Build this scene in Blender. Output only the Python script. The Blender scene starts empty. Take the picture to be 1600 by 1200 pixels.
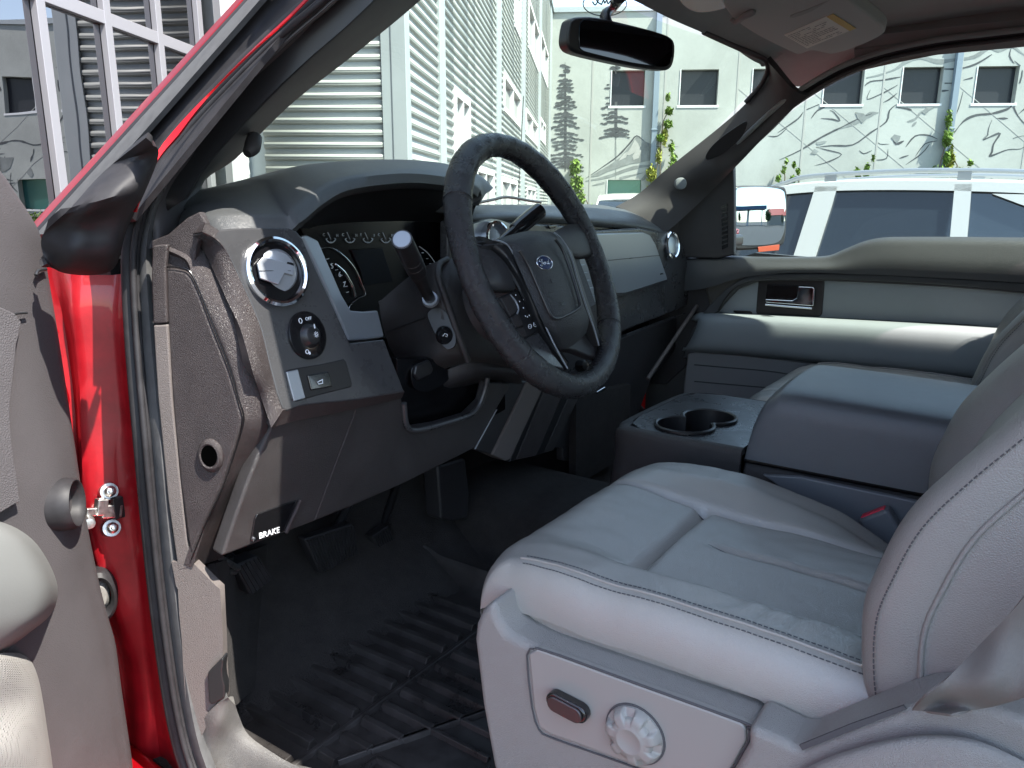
import bpy, bmesh, math, random
from mathutils import Vector as V, Matrix, noise as mnoise
random.seed(7)
rad = math.radians
scn = bpy.context.scene
COL = scn.collection

# ------------------------------------------------------------------ camera
CAM = V((-1.29, 0.0, 1.48))
F_PX, YAW, PITCH, ROLL = 1190.0, rad(55.1), rad(13.4), rad(0.3)
hd = V((math.sin(YAW), math.cos(YAW), 0)); rt = V((math.cos(YAW), -math.sin(YAW), 0))
fw = hd * math.cos(PITCH) - V((0, 0, 1)) * math.sin(PITCH)
up0 = hd * math.sin(PITCH) + V((0, 0, 1)) * math.cos(PITCH)
cr_ = rt * math.cos(ROLL) + up0 * math.sin(ROLL)
cu_ = up0 * math.cos(ROLL) - rt * math.sin(ROLL)
cd = bpy.data.cameras.new('camera'); cam = bpy.data.objects.new('camera', cd); COL.objects.link(cam)
m3 = Matrix((cr_, cu_, -fw)).transposed()
cam.matrix_world = Matrix.Translation(CAM) @ m3.to_4x4()
cd.sensor_width = 36; cd.lens = F_PX / 1600 * 36; cd.clip_start = 0.02; cd.clip_end = 2000
scn.camera = cam

# ------------------------------------------------------------------ sky, sun, exposure
SUN_AZ, SUN_EL = rad(181), rad(57)
w = bpy.data.worlds.new('World'); scn.world = w; w.use_nodes = True
nt = w.node_tree; nt.nodes.clear()
sky = nt.nodes.new('ShaderNodeTexSky'); sky.sky_type = 'NISHITA'; sky.sun_disc = False
sky.sun_elevation = SUN_EL; sky.sun_rotation = SUN_AZ; sky.altitude = 50; sky.air_density = 1.0; sky.dust_density = 0.6; sky.ozone_density = 1.2
bg = nt.nodes.new('ShaderNodeBackground'); bg.inputs['Strength'].default_value = 0.15
wo = nt.nodes.new('ShaderNodeOutputWorld')
hs = nt.nodes.new('ShaderNodeHueSaturation'); hs.inputs['Saturation'].default_value = 0.82; nt.links.new(sky.outputs[0], hs.inputs['Color']); nt.links.new(hs.outputs[0], bg.inputs[0]); nt.links.new(bg.outputs[0], wo.inputs[0])
sl = bpy.data.lights.new('sun', 'SUN'); sl.energy = 4.0; sl.angle = rad(0.5); sl.color = (1.0, 0.95, 0.87)
so = bpy.data.objects.new('sun', sl); COL.objects.link(so)
sd = V((math.sin(SUN_AZ) * math.cos(SUN_EL), math.cos(SUN_AZ) * math.cos(SUN_EL), math.sin(SUN_EL)))
so.rotation_euler = sd.to_track_quat('Z', 'Y').to_euler(); so.location = (0, -5, 12)
scn.view_settings.view_transform = 'Standard'; scn.view_settings.look = 'None'
scn.view_settings.gamma = 1; scn.view_settings.exposure = 1.85
scn.render.engine = 'CYCLES'
scn.cycles.max_bounces = 10; scn.cycles.transparent_max_bounces = 16; scn.cycles.glossy_bounces = 5
scn.cycles.sample_clamp_indirect = 4.0; scn.cycles.caustics_reflective = False; scn.cycles.caustics_refractive = False

# ------------------------------------------------------------------ unprojecting
def ray(u, v):
    return fw + cr_ * ((u - 800) / F_PX) + cu_ * ((600 - v) / F_PX)
def P(u, v, X=None, Y=None, z=None, t=None, pl=None):
    """photo pixel -> world point on a real plane (z is relative to the eye height)"""
    r = ray(u, v)
    if X is not None: t = (X - CAM.x) / r.x
    elif Y is not None: t = (Y - CAM.y) / r.y
    elif z is not None: t = z / r.z
    elif pl is not None: t = (V(pl[0]) - CAM).dot(V(pl[1])) / r.dot(V(pl[1]))
    return CAM + r * t
def Ps(lst, **k): return [P(a[0], a[1], **k) for a in lst]
def PF(u, v, f, lo=0.25, hi=4.0):
    """pixel -> point where f(point)=0 (bisection)"""
    r = ray(u, v); a, b = lo, hi; fa = f(CAM + r * a)
    for _ in range(40):
        m = (a + b) / 2; fm = f(CAM + r * m)
        if (fa < 0) == (fm < 0): a, fa = m, fm
        else: b = m
    return CAM + r * a
def lerp(a, b, k): return a + (b - a) * k
def interp(x, tab):
    if x <= tab[0][0]: return tab[0][1]
    for (x0, y0), (x1, y1) in zip(tab, tab[1:]):
        if x <= x1: return lerp(y0, y1, (x - x0) / (x1 - x0))
    return tab[-1][1]
def smooth01(x): x = max(0, min(1, x)); return x * x * (3 - 2 * x)

# ------------------------------------------------------------------ materials
def mat(name, col, rough=0.5, metal=0.0, bump=0.0, bscale=300, coat=0.0, var=0.0, vscale=6, spec=0.5, kind='noise', bdist=0.001, col2=None, dirt=0.0, sheen=0.0):
    m = bpy.data.materials.new(name); m.use_nodes = True
    t = m.node_tree; b = t.nodes['Principled BSDF']
    b.inputs['Base Color'].default_value = (*col, 1); b.inputs['Roughness'].default_value = rough
    b.inputs['Metallic'].default_value = metal; b.inputs['Specular IOR Level'].default_value = spec
    if coat: b.inputs['Coat Weight'].default_value = coat; b.inputs['Coat Roughness'].default_value = 0.04
    if sheen: b.inputs['Sheen Weight'].default_value = sheen
    tc = t.nodes.new('ShaderNodeTexCoord')
    if var or dirt:
        n = t.nodes.new('ShaderNodeTexNoise'); n.inputs['Scale'].default_value = vscale; n.inputs['Detail'].default_value = 6; n.inputs['Roughness'].default_value = 0.65
        t.links.new(tc.outputs['Object'], n.inputs['Vector'])
        mx = t.nodes.new('ShaderNodeMix'); mx.data_type = 'RGBA'
        c2 = col2 if col2 else tuple(min(1, c * (1 + var)) for c in col)
        c1 = tuple(c * (1 - var) for c in col) if not col2 else col
        mx.inputs[6].default_value = (*c1, 1); mx.inputs[7].default_value = (*c2, 1)
        rp = t.nodes.new('ShaderNodeMapRange'); rp.inputs[1].default_value = .35; rp.inputs[2].default_value = .65
        t.links.new(n.outputs['Fac'], rp.inputs[0]); t.links.new(rp.outputs[0], mx.inputs[0]); t.links.new(mx.outputs[2], b.inputs['Base Color'])
        rr = t.nodes.new('ShaderNodeMapRange'); rr.inputs[1].default_value = .3; rr.inputs[2].default_value = .7
        rr.inputs[3].default_value = max(0.02, rough - .06 - dirt); rr.inputs[4].default_value = min(1, rough + .06 + dirt)
        t.links.new(n.outputs['Fac'], rr.inputs[0]); t.links.new(rr.outputs[0], b.inputs['Roughness'])
    if bump:
        bp = t.nodes.new('ShaderNodeBump'); bp.inputs['Strength'].default_value = bump; bp.inputs['Distance'].default_value = bdist
        if kind == 'leather':
            vo = t.nodes.new('ShaderNodeTexVoronoi'); vo.inputs['Scale'].default_value = bscale; vo.feature = 'DISTANCE_TO_EDGE'
            nn = t.nodes.new('ShaderNodeTexNoise'); nn.inputs['Scale'].default_value = bscale * .15; nn.inputs['Detail'].default_value = 5
            t.links.new(tc.outputs['Object'], vo.inputs['Vector']); t.links.new(tc.outputs['Object'], nn.inputs['Vector'])
            ad = t.nodes.new('ShaderNodeMath'); ad.operation = 'ADD'
            mp = t.nodes.new('ShaderNodeMapRange'); mp.inputs[2].default_value = .25
            t.links.new(vo.outputs['Distance'], mp.inputs[0]); t.links.new(mp.outputs[0], ad.inputs[0]); nm = t.nodes.new('ShaderNodeMath'); nm.operation = 'MULTIPLY'; nm.inputs[1].default_value = .45; t.links.new(nn.outputs['Fac'], nm.inputs[0]); t.links.new(nm.outputs[0], ad.inputs[1])
            t.links.new(ad.outputs[0], bp.inputs['Height'])
        elif kind == 'weave':
            h = []
            for ax in ('X', 'Y', 'Z'):
                wv = t.nodes.new('ShaderNodeTexWave'); wv.bands_direction = ax; wv.inputs['Scale'].default_value = bscale
                t.links.new(tc.outputs['Object'], wv.inputs['Vector']); h.append(wv)
            ad = t.nodes.new('ShaderNodeMath'); ad.operation = 'MULTIPLY'
            ad2 = t.nodes.new('ShaderNodeMath'); ad2.operation = 'MULTIPLY'
            t.links.new(h[0].outputs['Fac'], ad.inputs[0]); t.links.new(h[1].outputs['Fac'], ad.inputs[1])
            t.links.new(ad.outputs[0], ad2.inputs[0]); t.links.new(h[2].outputs['Fac'], ad2.inputs[1])
            t.links.new(ad2.outputs[0], bp.inputs['Height'])
        else:
            n2 = t.nodes.new('ShaderNodeTexNoise'); n2.inputs['Scale'].default_value = bscale; n2.inputs['Detail'].default_value = 4
            t.links.new(tc.outputs['Object'], n2.inputs['Vector']); t.links.new(n2.outputs['Fac'], bp.inputs['Height'])
        t.links.new(bp.outputs[0], b.inputs['Normal'])
    return m
def glass(name, tint=(1, 1, 1), refl=1.0, gl=(1, 1, 1)):
    m = bpy.data.materials.new(name); m.use_nodes = True; t = m.node_tree; t.nodes.clear()
    o = t.nodes.new('ShaderNodeOutputMaterial'); mx = t.nodes.new('ShaderNodeMixShader')
    tr = t.nodes.new('ShaderNodeBsdfTransparent'); tr.inputs[0].default_value = (*tint, 1)
    g = t.nodes.new('ShaderNodeBsdfGlossy'); g.inputs['Roughness'].default_value = 0.01; g.inputs[0].default_value = (*gl, 1)
    f = t.nodes.new('ShaderNodeFresnel'); f.inputs[0].default_value = 1.45
    ml = t.nodes.new('ShaderNodeMath'); ml.operation = 'MULTIPLY'; ml.inputs[1].default_value = refl
    t.links.new(f.outputs[0], ml.inputs[0]); t.links.new(ml.outputs[0], mx.inputs[0])
    t.links.new(tr.outputs[0], mx.inputs[1]); t.links.new(g.outputs[0], mx.inputs[2]); t.links.new(mx.outputs[0], o.inputs[0])
    return m
M = {}
def mk(k, *a, **kw): M[k] = mat(k, *a, **kw); return M[k]
mk('red_paint', (0.50, 0.004, 0.010), .34, .6, coat=.25, var=.06, vscale=9, bump=.05, bscale=900)
mk('void_black', (0.001, 0.001, 0.001), 1.0, spec=0.0)
mk('red_dust', (0.34, 0.006, 0.012), .42, .1, coat=.5, var=.22, vscale=22)
mk('dark_plastic', (0.028, 0.027, 0.029), .44, bump=.35, bscale=700, kind='leather', bdist=.0006, var=.08)
mk('charcoal', (0.034, 0.031, 0.031), .42, bump=.5, bscale=800, kind='leather', bdist=.0006, var=.1, vscale=20, dirt=.03)
mk('brown_trim', (0.034, 0.027, 0.027), .48, bump=.6, bscale=700, kind='leather', bdist=.0007, var=.1, vscale=30, dirt=.03)
mk('fascia', (0.045, 0.045, 0.047), .30, bump=.3, bscale=1100, bdist=.0005, var=.06, vscale=25, dirt=.03)
mk('silver_trim', (0.30, 0.32, 0.34), .30, .35, bump=.05, bscale=1200, bdist=.0003)
mk('dash_top', (0.060, 0.063, 0.064), .45, bump=.5, bscale=700, kind='leather', bdist=.0004, var=.05)
mk('console_lid', (0.11, 0.118, 0.128), .32, bump=.35, bscale=700, kind='leather', bdist=.0004, var=.05)
mk('cluster_black', (0.004, 0.004, 0.005), .25)
mk('gloss_black', (0.008, 0.008, 0.009), .18, coat=.5)
mk('satin_black', (0.016, 0.016, 0.017), .4, bump=.1, bscale=800, bdist=.0003)
mk('rubber', (0.022, 0.021, 0.023), .58, var=.25, vscale=40, bump=.15, bscale=200, bdist=.0004, spec=.35)
mk('rubber_gray', (0.085, 0.085, 0.086), .65, var=.15, vscale=60, bump=.2, bscale=300, bdist=.0004)
mk('steel_dark', (0.10, 0.10, 0.105), .38, .8)
mk('chrome', (0.75, 0.77, 0.8), .07, 1.0)
mk('steel', (0.55, 0.54, 0.52), .35, 1.0, var=.2, vscale=200)
mk('mirror_dim', (0.035,0.04,0.05), .02, 1.0)
mk('mirror', (0.42, 0.47, 0.54), .0, 1.0)
mk('wheel_leather', (0.014, 0.014, 0.016), .27, bump=.7, bscale=900, kind='leather', bdist=.0006, var=.12, vscale=30, dirt=.02, spec=.7)
mk('airbag', (0.028, 0.029, 0.031), .5, bump=.7, bscale=420, kind='leather', bdist=.0008)
mk('seat_leather', (0.375, 0.36, 0.325), .25, bump=.4, bscale=560, kind='leather', bdist=.0004, spec=.9)
mk('seat_back', (0.31, 0.305, 0.285), .35, bump=.45, bscale=520, kind='leather', bdist=.0005, var=.03, vscale=6)
mk('seat_plastic', (0.325, 0.318, 0.30), .40, bump=.6, bscale=650, kind='leather', bdist=.0007, var=.03)
mk('seat_panel', (0.335, 0.332, 0.31), .38, bump=.06, bscale=900, bdist=.0004)
mk('stitch', (0.09, 0.09, 0.095), .8)
mk('belt_web', (0.19, 0.18, 0.165), .8, bump=.6, bscale=1500, bdist=.0008, var=.06, vscale=40)
mk('door_gray', (0.070, 0.064, 0.067), .6, bump=.4, bscale=500, kind='leather', bdist=.0005, var=.09, vscale=7)
mk('door_grain', (0.10, 0.094, 0.098), .38, bump=.5, bscale=420, kind='leather', bdist=.0009, var=.05)
mk('armrest_beige', (0.165, 0.17, 0.165), .6, bump=.2, bscale=600, bdist=.0005, var=.05)
mk('fabric_beige', (0.26, 0.25, 0.235), .9, bump=1.0, bscale=130, kind='weave', bdist=.0012, var=.05)
mk('pdoor_dark', (0.055, 0.058, 0.060), .5, bump=.5, bscale=700, kind='leather', bdist=.0005, var=.06)
mk('pdoor_insert', (0.29, 0.32, 0.335), .6, var=.03, bump=.1, bscale=700)
mk('pdoor_arm', (0.26, 0.285, 0.295), .7, bump=.2, bscale=400, bdist=.0004, var=.04)
mk('pdoor_low', (0.25, 0.25, 0.25), .6, bump=.2, bscale=400, bdist=.0004)
mk('headliner', (0.40, 0.41, 0.40), .95, bump=.3, bscale=700, bdist=.0008, var=.04, vscale=20)
mk('pillar_trim', (0.06, 0.056, 0.058), .62, bump=.25, bscale=600, bdist=.0005, var=.05)
mk('visor', (0.50, 0.51, 0.49), .8, bump=.2, bscale=500, bdist=.0006)
mk('paper', (0.85, 0.84, 0.76), .7, var=.04)
mk('paper_yellow', (0.68, 0.48, 0.14), .7)
mk('ink', (0.05, 0.05, 0.05), .8)
mk('carpet', (0.026, 0.023, 0.022), .95, bump=.8, bscale=400, bdist=.003, var=.3, vscale=40)
mk('mat_rubber', (0.036, 0.033, 0.032), .36, bump=.2, bscale=350, bdist=.0005, var=.4, vscale=14, dirt=.1)
mk('kick_trim', (0.13, 0.112, 0.104), .52, bump=.5, bscale=700, kind='leather', bdist=.0007, var=.06)
mk('sill_plastic', (0.13, 0.125, 0.118), .42, bump=.6, bscale=800, kind='leather', bdist=.0007, var=.12, vscale=30)
mk('white_mark', (0.8, 0.82, 0.85), .5)
mk('gauge_mark', (0.5, 0.53, 0.56), .4)
mk('screen', (0.006, 0.007, 0.009), .12)
mk('blue_emblem', (0.012, 0.03, 0.10), .25, .3, coat=1)
mk('red_button', (0.75, 0.03, 0.07), .35)
mk('buckle', (0.13, 0.14, 0.155), .45)
mk('lens_warm', (0.55, 0.3, 0.2), .2)
mk('tweeter', (0.22, 0.24, 0.25), .6, bump=.6, bscale=700, bdist=.0008)
mk('siding', (0.34, 0.352, 0.335), .5, .0, var=.04, vscale=1.3)
mk('siding_trim', (0.36, 0.39, 0.40), .45, .1, var=.05, vscale=2)
mk('concrete', (0.37, 0.385, 0.36), .85, bump=.3, bscale=14, bdist=.01, var=.12, vscale=.5)
mk('mural_gray', (0.21, 0.225, 0.22), .85, var=.2, vscale=3)
mk('mural_dark', (0.07, 0.075, 0.08), .85, var=.25, vscale=5)
mk('mural_light', (0.38, 0.38, 0.36), .85, var=.12, vscale=3)
mk('seam_gray', (0.36, 0.36, 0.34), .9)
mk('white_frame', (0.72, 0.72, 0.72), .5)
mk('mullion', (0.30, 0.29, 0.30), .4, .3)
mk('pane_dark', (0.028, 0.03, 0.036), .25, spec=.25)
mk('pane_teal', (0.05, 0.16, 0.15), .08, .3)
mk('pipe_blue', (0.20, 0.25, 0.30), .5)
mk('asphalt', (0.052, 0.051, 0.05), .9, bump=.8, bscale=60, bdist=.01, var=.2, vscale=1.2)
mk('line_paint', (0.6, 0.6, 0.57), .8, var=.2, vscale=8)
mk('suv_white', (0.60, 0.60, 0.58), .3, coat=.8)
mk('suv_glass', (0.018, 0.026, 0.036), .03, coat=1, spec=.8)
mk('rail_gray', (0.33, 0.35, 0.37), .35, .6)
mk('leaf', (0.13, 0.21, 0.03), .6, var=.45, vscale=5)
mk('leaf_dark', (0.05, 0.10, 0.025), .6, var=.45, vscale=4)
mk('leaf_yellow', (0.24, 0.26, 0.04), .6, var=.3, vscale=5)
mk('bark', (0.12, 0.09, 0.06), .9)
mk('orange_lens', (0.38, 0.07, 0.03), .35)
mk('canopy_blue', (0.03, 0.10, 0.20), .4)
mk('roof_red', (0.45, 0.05, 0.04), .7)
mk('store_wall', (0.4, 0.38, 0.33), .8)
# reflective curtain-wall glass with slight waviness
m = bpy.data.materials.new('facade_glass'); m.use_nodes = True; t = m.node_tree; b = t.nodes['Principled BSDF']
b.inputs['Base Color'].default_value = (0.27, 0.265, 0.275, 1); b.inputs['Metallic'].default_value = 1; b.inputs['Roughness'].default_value = 0.0
tc = t.nodes.new('ShaderNodeTexCoord'); n = t.nodes.new('ShaderNodeTexNoise'); n.inputs['Scale'].default_value = 1.5; n.inputs['Detail'].default_value = 1.5
bp = t.nodes.new('ShaderNodeBump'); bp.inputs['Strength'].default_value = 0.35; bp.inputs['Distance'].default_value = 0.009
t.links.new(tc.outputs['Object'], n.inputs['Vector']); t.links.new(n.outputs['Fac'], bp.inputs['Height']); t.links.new(bp.outputs[0], b.inputs['Normal'])
M['facade_glass'] = m
M['windshield'] = glass('windshield', (.86, .95, .85), .7)
M['side_glass'] = glass('side_glass', (.80, .90, .84), .7)
M['privacy_glass'] = glass('privacy_glass', (.35, .4, .38), .9)
M['lens_clear'] = glass('lens_clear', (.9, .9, .9), 1.0)

# ------------------------------------------------------------------ mesh helpers
def link(name, me, m=None, parent=None, smooth=False, auto=None):
    o = bpy.data.objects.new(name, me); COL.objects.link(o)
    if m: me.materials.append(M[m] if isinstance(m, str) else m)
    if parent: o.parent = parent
    if smooth or auto:
        for p in me.polygons: p.use_smooth = True
    if auto:
        md = o.modifiers.new('wn', 'EDGE_SPLIT'); md.split_angle = rad(auto)
    return o
def fromfaces(name, vs, fs, m, parent=None, smooth=False, auto=None):
    me = bpy.data.meshes.new(name); me.from_pydata([tuple(v) for v in vs], [], fs); me.validate(); me.update()
    return link(name, me, m, parent, smooth, auto)
def empty(name, loc=(0, 0, 0), parent=None):
    o = bpy.data.objects.new(name, None); COL.objects.link(o); o.location = loc; o.empty_display_size = .2
    if parent: o.parent = parent
    return o
def tag(o, label=None, cat=None, group=None, kind=None):
    if label: o['label'] = label
    if cat: o['category'] = cat
    if group: o['group'] = group
    if kind: o['kind'] = kind
    return o
def crs(pts, n, closed=False):
    pts = [V(p) for p in pts]; N = len(pts); out = []
    if N < 3 and not closed:
        for i in range(N - 1):
            for k in range(n): out.append(pts[i].lerp(pts[i + 1], k / n))
        out.append(pts[-1]); return out
    segs = N if closed else N - 1
    for i in range(segs):
        if closed: p0, p1, p2, p3 = pts[(i - 1) % N], pts[i], pts[(i + 1) % N], pts[(i + 2) % N]
        else: p0, p1, p2, p3 = pts[max(i - 1, 0)], pts[i], pts[i + 1], pts[min(i + 2, N - 1)]
        for k in range(n):
            s = k / n
            out.append(0.5 * ((2 * p1) + (p2 - p0) * s + (2 * p0 - 5 * p1 + 4 * p2 - p3) * s * s + (3 * p1 - p0 - 3 * p2 + p3) * s ** 3))
    if not closed: out.append(pts[-1])
    return out
def addbevel(o, wd, seg=3, ang=35):
    b = o.modifiers.new('bv', 'BEVEL'); b.width = wd; b.segments = seg; b.limit_method = 'ANGLE'; b.angle_limit = rad(ang); b.use_clamp_overlap = True
    w2 = o.modifiers.new('wn2', 'WEIGHTED_NORMAL'); w2.keep_sharp = False
    for p in o.data.polygons: p.use_smooth = True
def grid(name, rows, m, parent=None, th=0.01, su=4, sv=4, bev=0, toward=CAM, lin=False):
    """smooth sheet through rows of control points, front facing `toward`, with real thickness behind"""
    if su > 1: rows = [crs(r, su) for r in rows]
    if sv > 1:
        cols = [crs([r[j] for r in rows], sv) for j in range(len(rows[0]))]
        rows = [[c[i] for c in cols] for i in range(len(cols[0]))]
    nr, nc = len(rows), len(rows[0])
    vs = [p for r in rows for p in r]
    fs = [(i * nc + j, i * nc + j + 1, (i + 1) * nc + j + 1, (i + 1) * nc + j) for i in range(nr - 1) for j in range(nc - 1)]
    i, j = nr // 2, nc // 2; i = min(i, nr - 2); j = min(j, nc - 2)
    a, b, c = V(rows[i][j]), V(rows[i][j + 1]), V(rows[i + 1][j])
    if (b - a).cross(c - a).dot(V(toward) - a) < 0: fs = [f[::-1] for f in fs]
    o = fromfaces(name, vs, fs, m, parent, True)
    if th:
        s = o.modifiers.new('sol', 'SOLIDIFY'); s.thickness = th; s.offset = -1; s.use_even_offset = False
    if bev: addbevel(o, bev, 2, 50)
    else:
        e = o.modifiers.new('es', 'EDGE_SPLIT'); e.split_angle = rad(50)
    return o
def newell(p):
    n = V((0, 0, 0))
    for a, b in zip(p, p[1:] + p[:1]):
        n += V(((a.y - b.y) * (a.z + b.z), (a.z - b.z) * (a.x + b.x), (a.x - b.x) * (a.y + b.y)))
    return n.normalized()
def poly(name, pts, m, parent=None, th=0.006, sm=0, bev=0.0015, toward=CAM, raise_=0.0, d=None):
    """outlined panel: front at pts, extruded th away from the viewer side"""
    pts = [V(p) for p in pts]
    if sm: pts = crs(pts, sm, True)
    n = newell(pts); c = sum(pts, V()) / len(pts)
    if n.dot(V(toward) - c) < 0: pts = pts[::-1]; n = -n
    if raise_: pts = [p + n * raise_ for p in pts]
    ext = -n * th if d is None else V(d)
    bm = bmesh.new(); f = [bm.verts.new(p) for p in pts]; k = [bm.verts.new(p + ext) for p in pts]
    bm.faces.new(f); bm.faces.new(k[::-1]); N = len(f)
    for i in range(N): bm.faces.new((f[(i + 1) % N], f[i], k[i], k[(i + 1) % N]))
    me = bpy.data.meshes.new(name); bm.to_mesh(me); bm.free()
    o = link(name, me, m, parent)
    if bev: addbevel(o, bev, 3, 30 if sm < 3 else 60)
    return o
def tubeverts(path, r, seg=10, closed=False, flat=None):
    path = [V(p) for p in path]; N = len(path); vs = []; fs = []
    rr = r if isinstance(r, (list, tuple)) else [r] * N
    def tan(i):
        if closed: return (path[(i + 1) % N] - path[(i - 1) % N]).normalized()
        return (path[min(i + 1, N - 1)] - path[max(i - 1, 0)]).normalized()
    T = tan(0); n = T.orthogonal().normalized()
    for i in range(N):
        T = tan(i); n = (n - T * n.dot(T)).normalized(); b = T.cross(n)
        for k in range(seg):
            a = 2 * math.pi * k / seg; vs.append(path[i] + (n * math.cos(a) + b * math.sin(a)) * rr[i])
    for i in range(N if closed else N - 1):
        for k in range(seg):
            fs.append((i * seg + k, i * seg + (k + 1) % seg, ((i + 1) % N) * seg + (k + 1) % seg, ((i + 1) % N) * seg + k))
    if not closed:
        fs.append(tuple(range(seg))[::-1]); fs.append(tuple((N - 1) * seg + k for k in range(seg)))
    return vs, fs
def tube(name, path, r, m, parent=None, seg=10, closed=False, sm=4):
    path = [V(p) for p in path]
    if sm > 1:
        if isinstance(r, (list, tuple)):
            rr = [x.x for x in crs([V((q, 0, 0)) for q in r], sm, closed)]; r = rr
        path = crs(path, sm, closed)
    vs, fs = tubeverts(path, r, seg, closed)
    return fromfaces(name, vs, fs, m, parent, True, 50)
class MB:
    """collects pieces that belong to ONE part"""
    def __init__(s): s.v = []; s.f = []
    def add(s, vs, fs):
        k = len(s.v); s.v += [V(p) for p in vs]; s.f += [tuple(i + k for i in f) for f in fs]; return s
    def tube(s, path, r, seg=8, closed=False, sm=1):
        if sm > 1: path = crs(path, sm, closed)
        return s.add(*tubeverts(path, r, seg, closed))
    def box(s, c, dims, ax=None):
        c = V(c); ax = ax or (V((1, 0, 0)), V((0, 1, 0)), V((0, 0, 1)))
        vs = [c + ax[0] * (i * dims[0] / 2) + ax[1] * (j * dims[1] / 2) + ax[2] * (k * dims[2] / 2) for i in (-1, 1) for j in (-1, 1) for k in (-1, 1)]
        return s.add(vs, [(0, 1, 3, 2), (4, 6, 7, 5), (0, 4, 5, 1), (2, 3, 7, 6), (0, 2, 6, 4), (1, 5, 7, 3)])
    def prism(s, pts, ext):
        pts = [V(p) for p in pts]; N = len(pts); ext = V(ext)
        return s.add(pts + [p + ext for p in pts], [tuple(range(N)), tuple(range(2 * N - 1, N - 1, -1))] + [(i, i + N, (i + 1) % N + N, (i + 1) % N) for i in range(N)])
    def build(s, name, m, parent=None, smooth=False, auto=None, bev=0):
        me = bpy.data.meshes.new(name); me.from_pydata([tuple(v) for v in s.v], [], s.f); me.update()
        bm = bmesh.new(); bm.from_mesh(me); bmesh.ops.recalc_face_normals(bm, faces=bm.faces); bm.to_mesh(me); bm.free()
        o = link(name, me, m, parent, smooth, auto)
        if bev: addbevel(o, bev, 3)
        return o
def frame(n, upv=(0, 0, 1)):
    n = V(n).normalized(); x = V(upv).cross(n).normalized(); y = n.cross(x); return x, y, n
def lathe(name, prof, c, n, m, parent=None, seg=40, sc=(1, 1), upv=(0, 0, 1), auto=35, fn=None, cap=True):
    """prof = [(radius, height along n)]"""
    x, y, n = frame(n, upv); c = V(c); vs = []; fs = []
    for (r, h) in prof:
        for k in range(seg):
            a = 2 * math.pi * k / seg; q = r * (fn(a, r, h) if fn else 1)
            vs.append(c + x * (math.cos(a) * q * sc[0]) + y * (math.sin(a) * q * sc[1]) + n * h)
    for i in range(len(prof) - 1):
        for k in range(seg): fs.append((i * seg + k, i * seg + (k + 1) % seg, (i + 1) * seg + (k + 1) % seg, (i + 1) * seg + k))
    if cap and prof[0][0] > 1e-6: fs.append(tuple(range(seg))[::-1])
    if cap and prof[-1][0] > 1e-6: fs.append(tuple((len(prof) - 1) * seg + k for k in range(seg)))
    me = bpy.data.meshes.new(name); me.from_pydata([tuple(v) for v in vs], [], fs)
    bm = bmesh.new(); bm.from_mesh(me); bmesh.ops.remove_doubles(bm, verts=bm.verts, dist=1e-6); bmesh.ops.recalc_face_normals(bm, faces=bm.faces); bm.to_mesh(me); bm.free()
    return link(name, me, m, parent, True, auto)
def text(name, s, c, right, upv, size, m, parent=None, th=0.0004, shear=0, align='CENTER'):
    cu = bpy.data.curves.new(name, 'FONT'); cu.body = s; cu.size = size; cu.extrude = th; cu.align_x = align; cu.align_y = 'CENTER'; cu.shear = shear
    o = bpy.data.objects.new(name, cu); COL.objects.link(o)
    r = V(right).normalized(); u = V(upv); u = (u - r * u.dot(r)).normalized(); n = r.cross(u)
    mw = Matrix((r, u, n)).transposed().to_4x4(); mw.translation = V(c)
    dg = bpy.context.evaluated_depsgraph_get(); me = bpy.data.meshes.new_from_object(o.evaluated_get(dg))
    bpy.data.objects.remove(o); me.transform(mw); me.materials.clear()
    me.name = name
    return link(name, me, m, parent)
# ================================================================== THE STREET
gz = CAM.z
gv = ray(922, 317); gv.z = 0; gv.normalize(); lv = V((gv.y, -gv.x, 0))
UZ = V((0, 0, 1))
def G(g, l, z): return CAM + gv * g + lv * l + UZ * z
def PG(u, v, g): return P(u, v, pl=(CAM + gv * g, gv))
def PL(u, v, l): return P(u, v, pl=(CAM + lv * l, lv))
def gl(p): q = V(p) - CAM; return q.dot(gv), q.dot(lv), q.z
# ground
g0 = fromfaces('ground', [(-300, -300, 0), (300, -300, 0), (300, 300, 0), (-300, 300, 0)], [(0, 1, 2, 3)], 'asphalt'); tag(g0, kind='structure')
bmk = MB()
for k in range(5):
    x = 1.9 + k * 2.9
    bmk.box((x + 1.6, .5, .004), (.1, 5.2, .004))
ob = bmk.build('parking_markings', 'line_paint'); tag(ob, kind='structure')

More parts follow.
